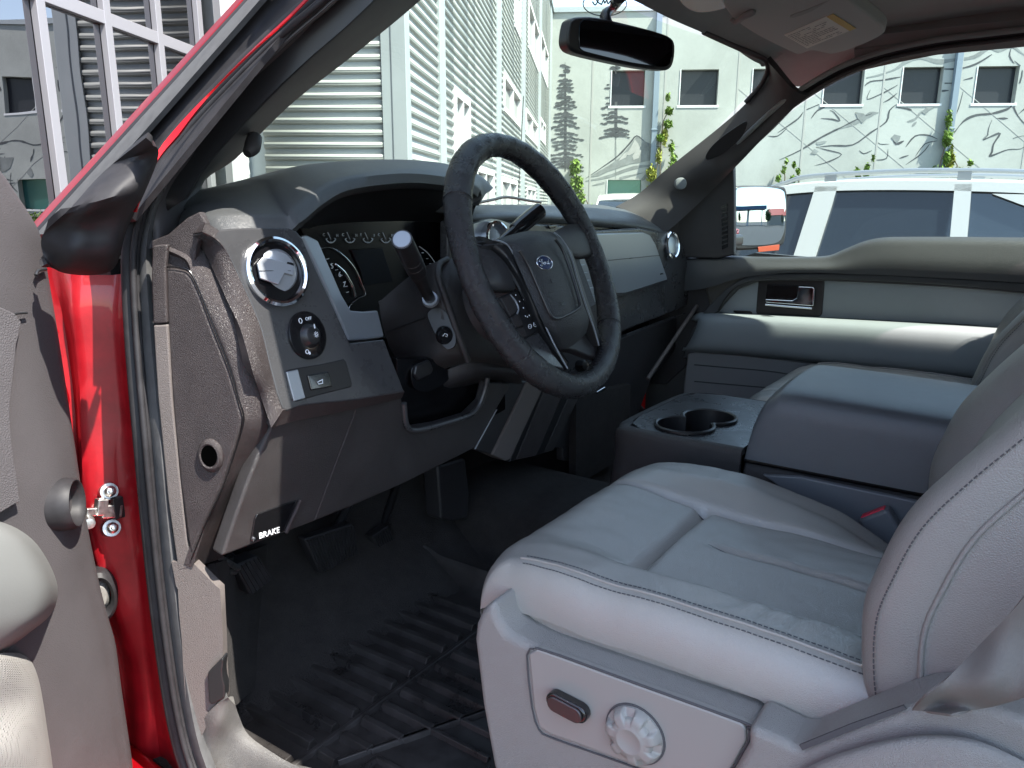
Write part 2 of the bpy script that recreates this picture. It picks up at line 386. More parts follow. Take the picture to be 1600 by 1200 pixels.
DG = 5.5                                             # near wall of the metal clad building
LC = gl(PG(631, 200, DG))[1]                         # its corner
lm = gl(PG(128, 150, DG))[1]; LG = (lm + gl(PG(606, 150, DG))[1]) / 2   # plane of the glazed front
DM = 25.0
HT = gl(PG(862, 20, DM))[2]
ZB = -gz
PITCHR = 18.3 * DG / 1220
def ribwall(name, f, a0, a1, z0, z1, par, holes=()):
    """horizontally ribbed sheet metal; f(a, z, out) -> point. holes = (a0,a1,z0,z1)"""
    mb = MB()
    def strip(b0, b1, c0, c1):
        if b1 - b0 < .01 or c1 - c0 < .01: return
        prof = []; z = math.floor(c0 / PITCHR) * PITCHR
        while z < c1 + PITCHR:
            for dz, o in ((0, 0.0), (.40, .003), (.56, .018), (.62, .021), (.90, .021), (.96, .017), (.995, 0.0)):
                zz = z + dz * PITCHR
                if c0 <= zz <= c1: prof.append((zz, o))
            z += PITCHR
        prof = [(c0, 0)] + prof + [(c1, 0)]
        nseg = max(1, int((b1 - b0) / .5)); vs = []; fs = []
        for (zz, o) in prof:
            for s in range(nseg + 1):
                a = lerp(b0, b1, s / nseg); vs.append(f(a, zz + .0025 * mnoise.noise(V((a * 1.3, zz * 3, 2))), o))
        w_ = nseg + 1
        for i in range(len(prof) - 1):
            for s in range(nseg): fs.append((i * w_ + s, i * w_ + s + 1, (i + 1) * w_ + s + 1, (i + 1) * w_ + s))
        mb.add(vs, fs)
    hs = sorted(holes); cuts = sorted(set([a0, a1] + [h[0] for h in hs] + [h[1] for h in hs]))
    for b0, b1 in zip(cuts, cuts[1:]):
        mid = (b0 + b1) / 2; cover = sorted([(h[2], h[3]) for h in hs if h[0] < mid < h[1]]); c = z0
        for (h0, h1) in cover: strip(b0, b1, c, h0); c = max(c, h1)
        strip(b0, b1, c, z1)
    o = mb.build(name, 'siding', par, True, 25)
    s = o.modifiers.new('s', 'SOLIDIFY'); s.thickness = .002
    return o
mbd = tag(empty('metal_clad_building', G(DG, LC, ZB)), 'pale building clad in horizontally ribbed metal siding with white windows and flat corner trims', 'building')
# parent inverse: parts are modelled in world space, so shift
def adopt(root, loc=None):
    """parts were built in world coordinates: keep them where they are under the empty"""
    inv = Matrix.Translation(-root.location)
    for c in root.children: c.matrix_parent_inverse = inv
# window list on the receding side: (u0,u1,vtop,vbottom) at u0
W = [(706.5, 729, 146, 262), (785, 811, 118, 168), (820, 838.5, 172, 206), (843, 851, 186, 215), (781, 805, 281, 330), (822, 835, 294, 325), (802, 811, -30, 37), (824.5, 841, 2, 72), (844, 855.5, 51, 108), (741, 768, 265, 330)]
side = lambda a, z, o: G(a, LC + o, z)
front = lambda a, z, o: G(DG - o, a, z)
holes = []; wins = []
for (u0, u1, v0, v1) in W:
    p0 = gl(PL(u0, v0, LC)); p1 = gl(PL(u1, v0, LC)); pb = gl(PL(u0, v1, LC))
    zb = max(pb[2], ZB + .05); holes.append((p0[0], p1[0], zb, p0[2])); wins.append((p0[0], p1[0], zb, p0[2]))
# drop overlaps
hs = []
for h in sorted(holes):
    hs.append(h)
ribwall('clad_side_wall', side, DG + .09, DM - .02, ZB, HT, mbd, hs)
ribwall('clad_front_wall', front, LG + .22, gl(PG(601, 200, DG))[1], ZB, HT, mbd)
mb = MB()   # building mass behind the sheets (keeps light out)
mb.prism([G(DG + .12, LC - .35, ZB), G(DG + .12, LG - 2.2, ZB), G(DM + .4, LG - 2.2, ZB), G(DM + .4, LC - .35, ZB)], UZ * (HT - ZB - .03))
mb.build('wall_core', 'siding_trim', mbd)
mb = MB(); mb.prism([G(DG - .06, LG - 2.2, HT), G(DG - .06, LC + .08, HT), G(DM + .4, LC + .08, HT), G(DM + .4, LG - 2.2, HT)], UZ * .12)
mb.build('roof_coping', 'siding_trim', mbd, bev=.01)
def vtrim_side(u0, u1, dep, name='trim_strip'):
    a = gl(PL(u0, 200, LC))[0]; b = gl(PL(u1, 200, LC))[0]
    mb = MB(); mb.prism([G(a, LC - .05, ZB), G(b, LC - .05, ZB), G(b, LC + dep, ZB), G(a, LC + dep, ZB)], UZ * (HT - ZB)); mb.build(name, 'siding_trim', mbd, bev=.004)
for (a, b) in ((683.5, 692), (773.5, 780), (812.5, 818), (839.5, 842.5), (856.5, 859.5)): vtrim_side(a, b, .034)
l0 = gl(PG(600, 200, DG))[1]
mb = MB(); mb.prism([G(DG + .1, LC + .034, ZB), G(DG - .036, LC + .034, ZB), G(DG - .036, l0 + .075, ZB), G(DG - .028, l0 + .065, ZB), G(DG - .028, l0, ZB), G(DG + .1, l0, ZB)], UZ * (HT - ZB)); mb.build('corner_trim', 'siding_trim', mbd, bev=.004)
la, lb = gl(PG(357, 200, DG))[1], gl(PG(377, 200, DG))[1]
mb = MB()
mb.prism([G(DG + .1, la, ZB), G(DG - .08, la, ZB), G(DG - .08, lb, ZB), G(DG + .1, lb, ZB)], UZ * (HT - ZB)); mb.build('corner_trim', 'white_frame', mbd, bev=.004)
for (a0, a1, zb, zt) in wins:
    fr = MB(); t_ = min(.07, (a1 - a0) * .16); dz = .05
    for (x0, x1, z0, z1) in ((a0 - .01, a1 + .01, zt - .02, zt + .05), (a0 - .01, a1 + .01, zb - .05, zb + .02), (a0 - t_ * .4, a0 + t_ * .6, zb + .02, zt - .02), (a1 - t_ * .6, a1 + t_ * .4, zb + .02, zt - .02), ((a0 + a1) / 2 - t_ * .2, (a0 + a1) / 2 + t_ * .2, zb + .02, zt - .02)):
        fr.prism([G(x0, LC - .05, z0), G(x1, LC - .05, z0), G(x1, LC + .04, z0), G(x0, LC + .04, z0)], UZ * (z1 - z0))
    w_ = fr.build('window', 'white_frame', mbd)
    pn = MB(); pn.prism([G(a0 + .02, LC - .04, zb), G(a1 - .02, LC - .04, zb), G(a1 - .02, LC - .025, zb), G(a0 + .02, LC - .025, zb)], UZ * (zt - zb)); q = pn.build('pane', 'facade_glass', w_)
adopt(mbd)
for c in mbd.children:
    for q in c.children: q.matrix_parent_inverse = Matrix()

# ---- glazed front at the left, mirrors the metal wall and the mural
gf = tag(empty('glazed_shopfront', G(3.5, LG, ZB)), 'tall dark mirror glass shopfront with grey mullions beyond the windscreen pillar', 'building')
G0 = -1.2
mb = MB(); mb.prism([G(G0, LG - .02, ZB), G(DG + .3, LG - .02, ZB), G(DG + .3, LG, ZB), G(G0, LG, ZB)], UZ * (HT - ZB)); mb.build('glazing', 'facade_glass', gf)
mb = MB(); mb.prism([G(G0, LG - .06, ZB), G(DG + .1, LG - .06, ZB), G(DG + .1, LG - 2.1, ZB), G(G0, LG - 2.1, ZB)], UZ * (HT - ZB)); mb.build('wall_core', 'siding_trim', gf)
MU = [gl(PL(u, 150, LG + .03))[0] for u in (81, 181, 259, 322)]
for a in MU + [MU[0] - .75, MU[0] - 1.4]:
    mb = MB(); mb.prism([G(a - .03, LG + .001, ZB), G(a + .03, LG + .001, ZB), G(a + .03, LG + .035, ZB), G(a - .03, LG + .035, ZB)], UZ * (HT - ZB)); mb.build('mullion', 'mullion', gf, bev=.003)
zr = gl(PL(75, 3, LG + .03))[2] + .045
for z_ in (zr, -1.35):
    mb = MB(); mb.prism([G(G0, LG + .001, z_ - .05), G(DG + .02, LG + .001, z_ - .05), G(DG + .02, LG + .033, z_ - .05), G(G0, LG + .033, z_ - .05)], UZ * .065); mb.build('transom', 'mullion', gf, bev=.003)
adopt(gf)

# ---- mural building
mu = tag(empty('mural_building', G(DM, 2, ZB)), 'long concrete building with grey mountain and fir tree mural and square dark windows', 'building')
winpx = [(955, 1006, 110, 165), (1063, 1120, 109, 166), (1176, 1231, 107, 165), (1289, 1346, 105, 164), (1411, 1468, 104, 163), (1527, 1585, 104, 163)]
mw = []
for (a, b, c, d) in winpx:
    p = gl(PG(a, c, DM)); q = gl(PG(b, d, DM)); mw.append([p[1], q[1], q[2], p[2]])
zb_, zt_ = mw[0][2], mw[0][3]
for w_ in mw: w_[2] = zb_; w_[3] = zt_
pitch = (mw[-1][0] - mw[0][0]) / 5
for k in range(1, 9): mw.append([mw[5][0] + pitch * k, mw[5][1] + pitch * k, zb_, zt_])
gw = []   # ground floor windows
p = gl(PG(948, 281, DM)); q = gl(PG(1000, 332, DM)); gw.append([p[1], q[1], q[2], p[2]])
for k in range(6, 13): gw.append([p[1] + pitch * k, q[1] + pitch * k, q[2], p[2]])
LW0, LW1 = LC - .1, mw[-1][1] + 3
def wallwith(holes, name, l0, l1, z0, z1):
    mb = MB(); cuts = sorted(set([l0, l1] + [h[0] for h in holes] + [h[1] for h in holes]))
    for a, b in zip(cuts, cuts[1:]):
        mid = (a + b) / 2; cv = sorted([(h[2], h[3]) for h in holes if h[0] < mid < h[1]]); c = z0
        for (h0, h1) in cv + [(z1, z1)]:
            if h0 - c > .01: mb.prism([G(DM, a, c), G(DM, b, c), G(DM + .3, b, c), G(DM + .3, a, c)], UZ * (h0 - c))
            c = h1
    return mb.build(name, 'concrete', mu)
wallwith(mw + gw, 'wall', LW0, LW1, ZB, HT)
mb = MB(); mb.prism([G(DM + .3, LW0, ZB), G(DM + .3, LW1, ZB), G(DM + 6, LW1, ZB), G(DM + 6, LW0, ZB)], UZ * (HT - ZB - .2)); mb.build('wall_core', 'pane_dark', mu)
mb = MB(); mb.prism([G(DM - .06, LW0, HT), G(DM - .06, LW1, HT), G(DM + 6, LW1, HT), G(DM + 6, LW0, HT)], UZ * .14); mb.build('roof_coping', 'siding_trim', mu)
for k, (a, b, c, d) in enumerate(mw + gw):
    fr = MB(); e = .05
    for (x0, x1, z0, z1) in ((a - e, b + e, c - .07, c - .002), (a + .002, a + .03, c, d), ):
        fr.prism([G(DM - .02, x0, z0), G(DM - .02, x1, z0), G(DM + .12, x1, z0), G(DM + .12, x0, z0)], UZ * (z1 - z0))
    w_ = fr.build('window', 'white_frame', mu)
    mb = MB(); mb.prism([G(DM + .22, a + .001, c), G(DM + .22, b - .001, c), G(DM + .25, b - .001, c), G(DM + .25, a + .001, c)], UZ * (d - c - .001)); mb.build('pane', 'pane_teal' if k >= len(mw) else 'pane_dark', w_)
# lamps seen behind two panes are tiny warm strips
# panel joints
mb = MB(); sx = [gl(PG(u, 200, DM))[1] for u in (924, 1036, 1148, 1256, 1373, 1490, 1606)]
sx += [sx[-1] + pitch * k for k in range(1, 8)]
for s_ in sx: mb.box(G(DM - .004, s_, (HT + ZB) / 2), (.05, .012, HT - ZB - .02), (lv, gv, UZ))
for k, s_ in enumerate(sx[2:]):
    a = G(DM - .003, s_, 3.4); b = G(DM - .003, s_ + 4.2, .2)
    d_ = (b - a).normalized(); mb.box((a + b) / 2, ((b - a).length, .006, .018), (d_, gv, d_.cross(gv)))
mb.build('panel_joint', 'seam_gray', mu)
# the painted mural: thin paint shapes on the wall
def pnt(u, v, o=.004): return PG(u, v, DM - o)
def brush(mb, pts, w0, w1=None, px=True, off=.006, rough=.35, sm=3):
    """uneven brush stroke in the wall plane"""
    pts = [pnt(*p) if px else p for p in pts]; pts = [p - gv * 0 for p in crs(pts, sm)]
    n = len(pts); L, R = [], []; w0 *= .55; w1 = w1 and w1 * .8
    for i, p in enumerate(pts):
        t_ = (pts[min(i + 1, n - 1)] - pts[max(i - 1, 0)]).normalized(); s = t_.cross(gv)
        k = i / (n - 1); wd = (w0 if w1 is None else lerp(w0, w1, k)) * (1 + rough * mnoise.noise(p * 4.1) * 2) * .5 * min(1, .25 + 3 * min(k, 1 - k))
        L.append(p + s * wd); R.append(p - s * wd)
    q = L + R; w_ok = lambda i: not inwin((L[i] + R[i + 1]) / 2)
    mb.add([x - gv * (off - .004) for x in q], [(i, i + 1, n + i + 1, n + i) for i in range(n - 1) if w_ok(i)])
def inwin(p):
    g_, l_, z_ = gl(p); return any(a - .06 < l_ < b + .06 and c - .08 < z_ < d + .02 for a, b, c, d in mw + gw)
def shape(mb, pts, off=.008, px=True):
    pts = [pnt(*p, o=off) if px else p for p in pts]
    if not inwin(sum(pts, V()) / len(pts)): mb.add(pts, [tuple(range(len(pts)))])
pm, pk, pl_ = MB(), MB(), MB()
# mountain beside the firs
shape(pm, [(920, 277), (935, 268), (952, 258), (970, 245), (985, 226), (995, 213), (1004, 219), (1015, 224), (1024, 229), (1026, 246), (1015, 251), (1000, 254), (985, 256), (968, 262), (950, 268), (935, 275)])
brush(pk, [(915, 279), (940, 262), (965, 244), (984, 224), (995, 212), (1008, 222), (1026, 229), (1060, 229)], .07)
shape(pl_, [(992, 218), (997, 224), (1002, 236), (998, 247), (990, 250), (988, 244), (992, 238), (983, 243), (978, 241), (986, 230)], .012)
shape(pl_, [(975, 240), (982, 236), (978, 246), (966, 252), (970, 246)], .012)
brush(pm, [(915, 283), (950, 276), (990, 262), (1025, 258)], .16)
brush(pm, [(925, 290), (955, 283), (975, 277), (1005, 270)], .12); brush(pm, [(1000, 285), (1012, 272), (1022, 262)], .2)
# firs
def fir(mb, u, vt, vb, wmax, dens, s, gap=0):
    random.seed(s); brush(mb, [(u, vt), (u + .5, (vt + vb) / 2), (u, vb)], .05, .16, rough=.1)
    v = vt + 6
    while v < vb - 4:
        k = (v - vt) / (vb - vt); wd = wmax * (.12 + .88 * k ** .8) * random.uniform(.7, 1.08)
        for sg in (-1, 1):
            if random.random() < gap: continue
            l_ = wd * random.uniform(.7, 1.05); n_ = int(2 + dens * l_ / 5)
            for j in range(n_):
                x = l_ * (j + .6) / n_; r_ = random.uniform(1.4, 3.6) * (1 - .4 * x / wmax)
                cx_, cy_ = u + sg * x, v + x * .22 + random.uniform(-1.3, 1.3)
                nn = 7; shape(mb, [(cx_ + r_ * 1.9 * math.cos(a) * random.uniform(.6, 1.2), cy_ + r_ * .75 * math.sin(a) * random.uniform(.5, 1.3)) for a in [6.283 * q / nn for q in range(nn)]], .010 + .0004 * random.random())
        v += random.uniform(4.6, 7.4)
fir(pk, 883, 97, 268, 33, 1.25, 3, .06); fir(pk, 962, 100, 218, 31, 1.2, 5, .22)
brush(pm, [(962, 210), (962, 280)], .08)
# line work traced on the long wall (1200 + x/4, y/4 of an enlargement)
def Z4(l_): return [(1200 + x / 4, y / 4) for x, y in l_]
for l_, w_ in ((([(590, 490), (690, 470), (800, 430), (870, 380), (960, 360), (1060, 385), (1160, 375), (1290, 355), (1380, 300), (1440, 315), (1520, 290), (1570, 320), (1610, 350)]), .17),
               ([(595, 545), (640, 510), (720, 500), (830, 480)], .09), ([(1070, 430), (1190, 430), (1300, 400), (1400, 340)], .10), ([(1060, 520), (1190, 520)], .06), ([(1065, 570), (1130, 565)], .10),
               ([(1520, 300), (1510, 350), (1540, 400)], .07), ([(1540, 380), (1590, 440), (1560, 560), (1530, 640), (1560, 720), (1610, 780)], .09), ([(1150, 850), (1220, 760), (1300, 720), (1400, 710), (1500, 680), (1530, 650)], .11),
               ([(1400, 750), (1380, 800), (1370, 850), (1345, 875), (1400, 850), (1450, 835), (1410, 900), (1400, 950), (1385, 975), (1420, 965), (1500, 935), (1580, 930), (1620, 900)], .08),
               ([(860, 920), (920, 850), (1000, 845), (1060, 870)], .08), ([(70, 1000), (200, 940), (330, 860), (470, 790), (570, 740), (650, 710)], .08), ([(400, 820), (480, 790), (560, 760), (640, 715), (690, 705)], .20),
               ([(300, 920), (400, 910), (530, 905), (640, 830), (740, 760), (760, 690), (820, 640)], .08), ([(300, 920), (380, 940), (460, 965), (380, 1010), (290, 1035)], .06), ([(330, 740), (400, 745), (450, 755), (410, 700), (385, 690)], .07),
               ([(270, 740), (310, 690), (370, 665)], .09), ([(800, 670), (870, 680), (900, 690)], .08), ([(870, 760), (920, 745), (960, 700), (1040, 670)], .14), ([(900, 790), (930, 760)], .14), ([(680, 880), (700, 900), (760, 900)], .06),
               ([(570, 940), (600, 960), (650, 940)], .07), ([(820, 990), (880, 970)], .07), ([(670, 1000), (740, 990), (750, 930)], .05), ([(780, 860), (800, 900), (850, 880)], .10), ([(860, 1030), (960, 960), (1010, 900)], .06), ([(1220, 570), (1190, 680), (1150, 760)], .05),
               ([(60, 830), (120, 790), (190, 740), (220, 700)], .07), ([(0, 850), (60, 850), (120, 800)], .06), ([(230, 690), (300, 660), (350, 640)], .06), ([(640, 560), (620, 620), (700, 590), (760, 560), (830, 520)], .05), ([(720, 640), (760, 620), (810, 580)], .06),
               ([(1220, 500), (1280, 485), (1310, 470)], .07), ([(1430, 740), (1500, 740)], .10), ([(1340, 870), (1380, 840)], .12), ([(920, 980), (980, 900), (1060, 880)], .05)):
    brush(pk if w_ < .12 else pm, Z4(l_), w_)
for l_ in ([(300, 890), (350, 880), (370, 885), (340, 900), (310, 905)], [(265, 960), (290, 930), (315, 945), (300, 965)], [(545, 700), (600, 710), (620, 740), (590, 770), (560, 740)], [(790, 840), (830, 850), (820, 880), (795, 890), (770, 860)], [(960, 700), (1000, 660), (1040, 670), (1010, 690), (985, 715)]):
    shape(pm, Z4(l_), .012)
# beyond the frame (seen mirrored in the shopfront): more ridges
random.seed(11)
lX = gl(PG(1600, 100, DM))[1]
def ridge(mb, l0, l1, z0, z1, amp, w_, n=22):
    pts = []; z = z0
    for k in range(n + 1):
        f_ = k / n; pts.append(G(DM - .004, lerp(l0, l1, f_), lerp(z0, z1, f_) + amp * mnoise.noise(V((f_ * 5, z0 * 3, l0)))))
    brush(mb, pts, w_, px=False, sm=2, rough=.8)
pk_l = lX + 3.6
for (a, b, z0, z1, am, w_) in ((lX, pk_l, 2.4, 4.2, .6, .16), (pk_l, pk_l + 4, 4.2, 2.2, .5, .16), (lX, lX + 6, 1.6, 2.6, .8, .09), (pk_l, pk_l + 7, 2.4, .9, .7, .09), (lX, lX + 9, .4, 1.2, .6, .08), (pk_l + 2, pk_l + 8, 3.2, 2.6, .6, .07)): ridge(pk, a, b, z0, z1, am, w_)
for k in range(60):
    l_ = random.uniform(lX, lX + 9); z = random.uniform(-.7, 2.3); a = random.uniform(-1.3, 1.3); s = random.uniform(.2, .9)
    ps = [G(DM - .004, l_ + s * q * math.cos(a) + random.uniform(-.1, .1), z + s * q * math.sin(a) + random.uniform(-.12, .12)) for q in (0, .3, .6, 1)]
    brush(pk, ps, random.uniform(.03, .11), px=False, sm=3, rough=.9)
for k in range(14):
    l_ = random.uniform(lX, lX + 9); z = random.uniform(-1, 1.5); r_ = random.uniform(.15, .4)
    shape(pm, [G(DM - .01 - .0003 * k, l_ + r_ * math.cos(a) * random.uniform(.4, 1.2), z + r_ * math.sin(a) * random.uniform(.4, 1.2)) for a in [6.283 * q / 7 for q in range(7)]], px=False)
for mb, n_, k_ in ((pm, 'mural_paint', 'mural_gray'), (pk, 'mural_linework', 'mural_dark'), (pl_, 'mural_highlight', 'mural_light')):
    o = mb.build(n_, k_, mu)
for u in (1025.5, 1490):
    a = gl(PG(u, 150, DM))[1]
    mb = MB(); mb.box(G(DM - .10, a - .02, (HT + ZB) / 2 + .0), (.17, .16, HT - ZB), (lv, gv, UZ))
    for z in (4.8, 2.2, 0): mb.box(G(DM - .1, a - .02, z), (.21, .2, .05), (lv, gv, UZ))
    mb.build('downpipe', 'pipe_blue', mu, bev=.01)
adopt(mu)
for c in mu.children:
    for q in c.children: q.matrix_parent_inverse = Matrix()

# ---- climbing plants and shrubs
def foliage(name, blobs, n, size, m, label, cat, group, stem=None, seed=1):
    random.seed(seed); root = tag(empty(name, V(blobs[0][0]) * 1.0), label, cat, group); root.location.z = 0
    mb = MB(); tot = sum(b[1] * b[1] * b[2] for b in blobs)
    for (c, r, h) in blobs:
        for k in range(int(n * r * r * h / tot)):
            while True:
                d = V([random.uniform(-1, 1) for _ in range(3)])
                if d.length < 1: break
            d = d * (.55 + .45 * random.random()); p = V(c) + V((d.x * r, d.y * r, d.z * h)) * (1 + .35 * mnoise.noise(V(c) + d * 2.3))
            ax = V([random.gauss(0, 1) for _ in range(3)]).normalized(); b = ax.orthogonal().normalized(); c2 = ax.cross(b); s = size * random.uniform(.6, 1.4)
            mb.add([p - b * s, p + c2 * s * .45 + ax * s * .15, p + b * s, p - c2 * s * .45 + ax * s * .15], [(0, 1, 2, 3)])
    mb2 = MB()
    for s_ in (stem or []): mb2.tube(s_, .015, 6, sm=3)
    if stem: mb2.build('stem', 'bark', root)
    me = bpy.data.meshes.new('leaves'); me.from_pydata([tuple(v) for v in mb.v], [], mb.f); link('leaves', me, m, root)
    adopt(root); return root
def vine(u0, v0, u1, v1, m, label, seed, w_=.30, n=900, grp='climbing plants on the mural wall'):
    a = PG(u0, v0, DM - .25); b = PG(u1, v1, DM - .25); b.z = max(b.z, .1); bl = []
    k_ = max(3, int((a - b).length / .45)); random.seed(seed)
    for k in range(k_ + 1):
        f_ = k / k_; p = a.lerp(b, f_) + lv * random.uniform(-.15, .15); bl.append((p, w_ * random.uniform(.45, 1.1) * (.5 + .6 * f_), .3 if w_ > .18 else .13))
    st = [[V((b.x, b.y, 0))] + [x[0] for x in bl[::-1][::2]]]
    return foliage('climbing_plant', bl, n, .07, m, label, 'vine', grp, st, seed)
vine(1487, 187, 1474, 275, 'leaf', 'tall green climber growing up the blue downpipe above the white car roof', 3, .26, 1500)
vine(1491, 235, 1489, 275, 'leaf_yellow', 'yellow leaved climber beside the green one at the foot of the right downpipe', 4, .2, 700)
vine(1041, 152, 1040, 215, 'leaf', 'narrow green vine hanging high beside the downpipe under the mirror', 5, .15, 900)
vine(1034, 215, 1022, 300, 'leaf_yellow', 'reddish yellow vine low on the downpipe next to the painted mountain', 6, .22, 1200)
vine(1052, 232, 1046, 300, 'leaf', 'bushy green vine right of the painted mountain by the windscreen pillar', 7, .38, 1500)
vine(903, 262, 916, 335, 'leaf', 'bright green shrub in front of the painted mountain seen through the steering wheel', 8, .40, 1700)
for k, (u, v) in enumerate(((1222, 252), (1246, 256), (1348, 258), (1509, 255), (1361, 247))):
    lab = ['small yellow green shoots left of all others above the white car roof', 'thin shoot second from the left above the white car roof', 'leafy shoot above the middle of the white car roof rail', 'thin shoot right of the right downpipe above the car roof', 'small leaning shoot just right of the leafy shoot above the roof rail'][k]
    vine(u, v, u - 3, 292, 'leaf', lab, 20 + k, .11, 220, grp='shoots along the foot of the mural wall')
for k in range(4):
    p = G(DM - .7, lX + .8 + k * 2.1, ZB + .55)
    foliage('hedge_shrub', [(p, .85, .7), (p + lv * .7 + UZ * .2, .6, .5), (p - lv * .6, .5, .5)], 1300, .08, 'leaf', ['green shrub nearest the frame edge, foot of the mural beyond the parked white car', 'second shrub along the mural wall, mirrored right of the first shopfront mullion', 'low green shrub mirrored left of the first shopfront mullion above the door edge', 'farthest shrub of the row under the painted peak on the mural wall'][k], 'shrub', 'shrubs under the mural mirrored in the glass', None, 40 + k)

# ---- cars
def car(name, root, prof, roofp, wins_, width, body_m, wheels, rails=True, x0=0.0, label=''):
    """side profile (y,z) lofted across the width with tumblehome"""
    pass
def suv(loc, rot, label, rails=True, body='suv_white'):
    r = empty('parked_suv', loc); r.rotation_euler = (0, 0, rot); tag(r, label, 'car', None)
    # y forward; side silhouette from rear bottom around to front bottom
    low = [(-2.30, .42), (-2.38, .62), (-2.40, .95), (-2.30, 1.03), (-1.2, 1.03), (0.0, 1.01), (.9, .99), (1.5, .97), (2.0, .90), (2.25, .78), (2.33, .58), (2.25, .34), (1.0, .28), (-1.0, .28), (-2.1, .30)]
    top = [(-2.28, 1.02), (-2.10, 1.30), (-1.92, 1.50), (-1.66, 1.60), (-1.0, 1.650), (-.2, 1.665), (.35, 1.64), (.62, 1.585), (1.0, 1.35), (1.42, .985)]
    def loft(name_, sec, ws, m, sm=3):
        q = crs([V((0, a, b)) for a, b in sec], sm); vs, fs = [], []; n = len(q)
        for (x, sh, dz) in ws:
            c = V((0, sum(p.y for p in q) / n, sum(p.z for p in q) / n))
            for p in q: vs.append((x, c.y + (p.y - c.y) * sh, p.z + dz))
        for i in range(len(ws) - 1):
            for k in range(n): 
                if k + 1 < n or name_ == 'body': fs.append((i * n + k, i * n + (k + 1) % n, (i + 1) * n + (k + 1) % n, (i + 1) * n + k))
        fs += [tuple(range(n))[::-1], tuple((len(ws) - 1) * n + k for k in range(n))]
        me = bpy.data.meshes.new(name_); me.from_pydata(vs, [], fs)
        bm = bmesh.new(); bm.from_mesh(me); bmesh.ops.recalc_face_normals(bm, faces=bm.faces); bm.to_mesh(me); bm.free()
        return link(name_, me, m, r, True, 40)
    loft('body', low, [(-.93, .97, 0), (-.90, 1, 0), (0, 1.01, 0), (.90, 1, 0), (.93, .97, 0)], body)
    # greenhouse: glass volume, then roof and pillars proud of it
    def side(y, z, s, off=0): return V((s * (.885 - .235 * max(0, z - 1.0) ** 1.0 + off), y, z))
    q = crs([V((0, a, b)) for a, b in top], 4)
    vs = [side(p.y, p.z - .015, -1, -.03) for p in q] + [side(p.y, p.z - .015, 1, -.03) for p in q]; n = len(q)
    fs = [(i, i + 1, n + i + 1, n + i) for i in range(n - 1)] + [tuple(range(n)), tuple(range(2 * n - 1, n - 1, -1))]
    gm = bpy.data.meshes.new('glass_house'); gm.from_pydata([tuple(v) for v in vs], [], fs)
    bm = bmesh.new(); bm.from_mesh(gm); bmesh.ops.recalc_face_normals(bm, faces=bm.faces); bm.to_mesh(gm); bm.free(); link('window_glass', gm, 'suv_glass', r)
    rq = [p for p in q if p.z > 1.50]; rw = [(-1, 0, -.055), (-.985, .0, -.02), (-.93, 0, .0), (-.6, 0, .022), (0, 0, .03), (.6, 0, .022), (.93, 0, 0), (.985, 0, -.02), (1, 0, -.055)]
    rows = [[V((side(p.y, p.z, 1).x * s, p.y, p.z + dz)) for p in rq] for (s, _, dz) in rw]
    M_ = r.matrix_world
    grid('roof', rows, body, r, .03, 1, 1, toward=V((0, 0, 9)))
    for s in (-1, 1):
        mb = MB()
        edge = [p for p in q]
        # frame around side windows
        o_ = .004
        def strip(a, b, wd):
            mb.prism([side(a[0] - wd, a[1], s, o_), side(a[0] + wd, a[1], s, o_), side(b[0] + wd, b[1], s, o_), side(b[0] - wd, b[1], s, o_)], V((-s * .03, 0, 0)))
        strip((.20, 1.0), (.10, 1.62), .085); strip((-.90, 1.0), (-.86, 1.63), .055); strip((-2.22, 1.0), (-1.74, 1.56), .06)
        strip((1.38, 1.0), (.66, 1.56), .035)
        mb.prism([side(-1.05, 1.56, s, o_), side(-1.35, 1.44, s, o_), side(-1.62, 1.28, s, o_), side(-1.80, 1.02, s, o_), side(-2.22, 1.02, s, o_), side(-2.02, 1.34, s, o_), side(-1.80, 1.54, s, o_)], V((-s * .028, 0, 0)))
        up = [(p.y, p.z) for p in q if p.z > 1.38 and p.y < .7]
        for a, b in zip(up, up[1:]):
            mb.prism([side(a[0], a[1] - .005, s, o_), side(b[0], b[1] - .005, s, o_), side(b[0], b[1] - .075, s, o_), side(a[0], a[1] - .075, s, o_)], V((-s * .03, 0, 0)))
        mb.build('pillar_frame', body, r)
        cb = MB(); cb.tube([side(-2.1, 1.02, s, .012), side(0, 1.02, s, .012), side(1.3, 1.0, s, .012)], .012, 8, sm=4); cb.build('belt_trim', 'chrome', r, True)
        if rails:
            rb = MB(); xr = s * .62
            rb.tube([V((xr, .62, 1.60)), V((xr, .45, 1.655)), V((xr, .25, 1.705)), V((xr, -.5, 1.735)), V((xr, -1.2, 1.715)), V((xr, -1.75, 1.66)), V((xr, -1.95, 1.60))], .019, 8, sm=4)
            for y in (.1, -.85, -1.5): rb.box((xr, y, 1.685), (.035, .09, .07))
            rb.build('roof_rail', 'rail_gray', r, True, 40)
        for y in (1.42, -1.45):
            lathe('wheel', [(0, .11), (.2, .11), (.21, .09), (.24, .08), (.335, .09), (.345, .06), (.345, -.1), (0, -.1)], (s * .82, y, .345), (s, 0, 0), 'rubber', r)
            k = lathe('rim', [(0, .005), (.05, .01), (.2, 0), (.21, .012), (.21, -.02), (0, -.02)], (s * .935, y, .345), (s, 0, 0), 'steel', r, fn=lambda a, rr, h: 1)
    for s in (-.62, .62): 
        mb = MB(); mb.box((s, 2.2, .72), (.36, .16, .12)); mb.build('headlight', 'lens_clear', r, bev=.02)
        mb = MB(); mb.box((s * 1.25, -2.33, .9), (.16, .1, .3)); mb.build('tail_light', 'orange_lens', r, bev=.02)
    return r
SUVX = CAM.x + 6.5
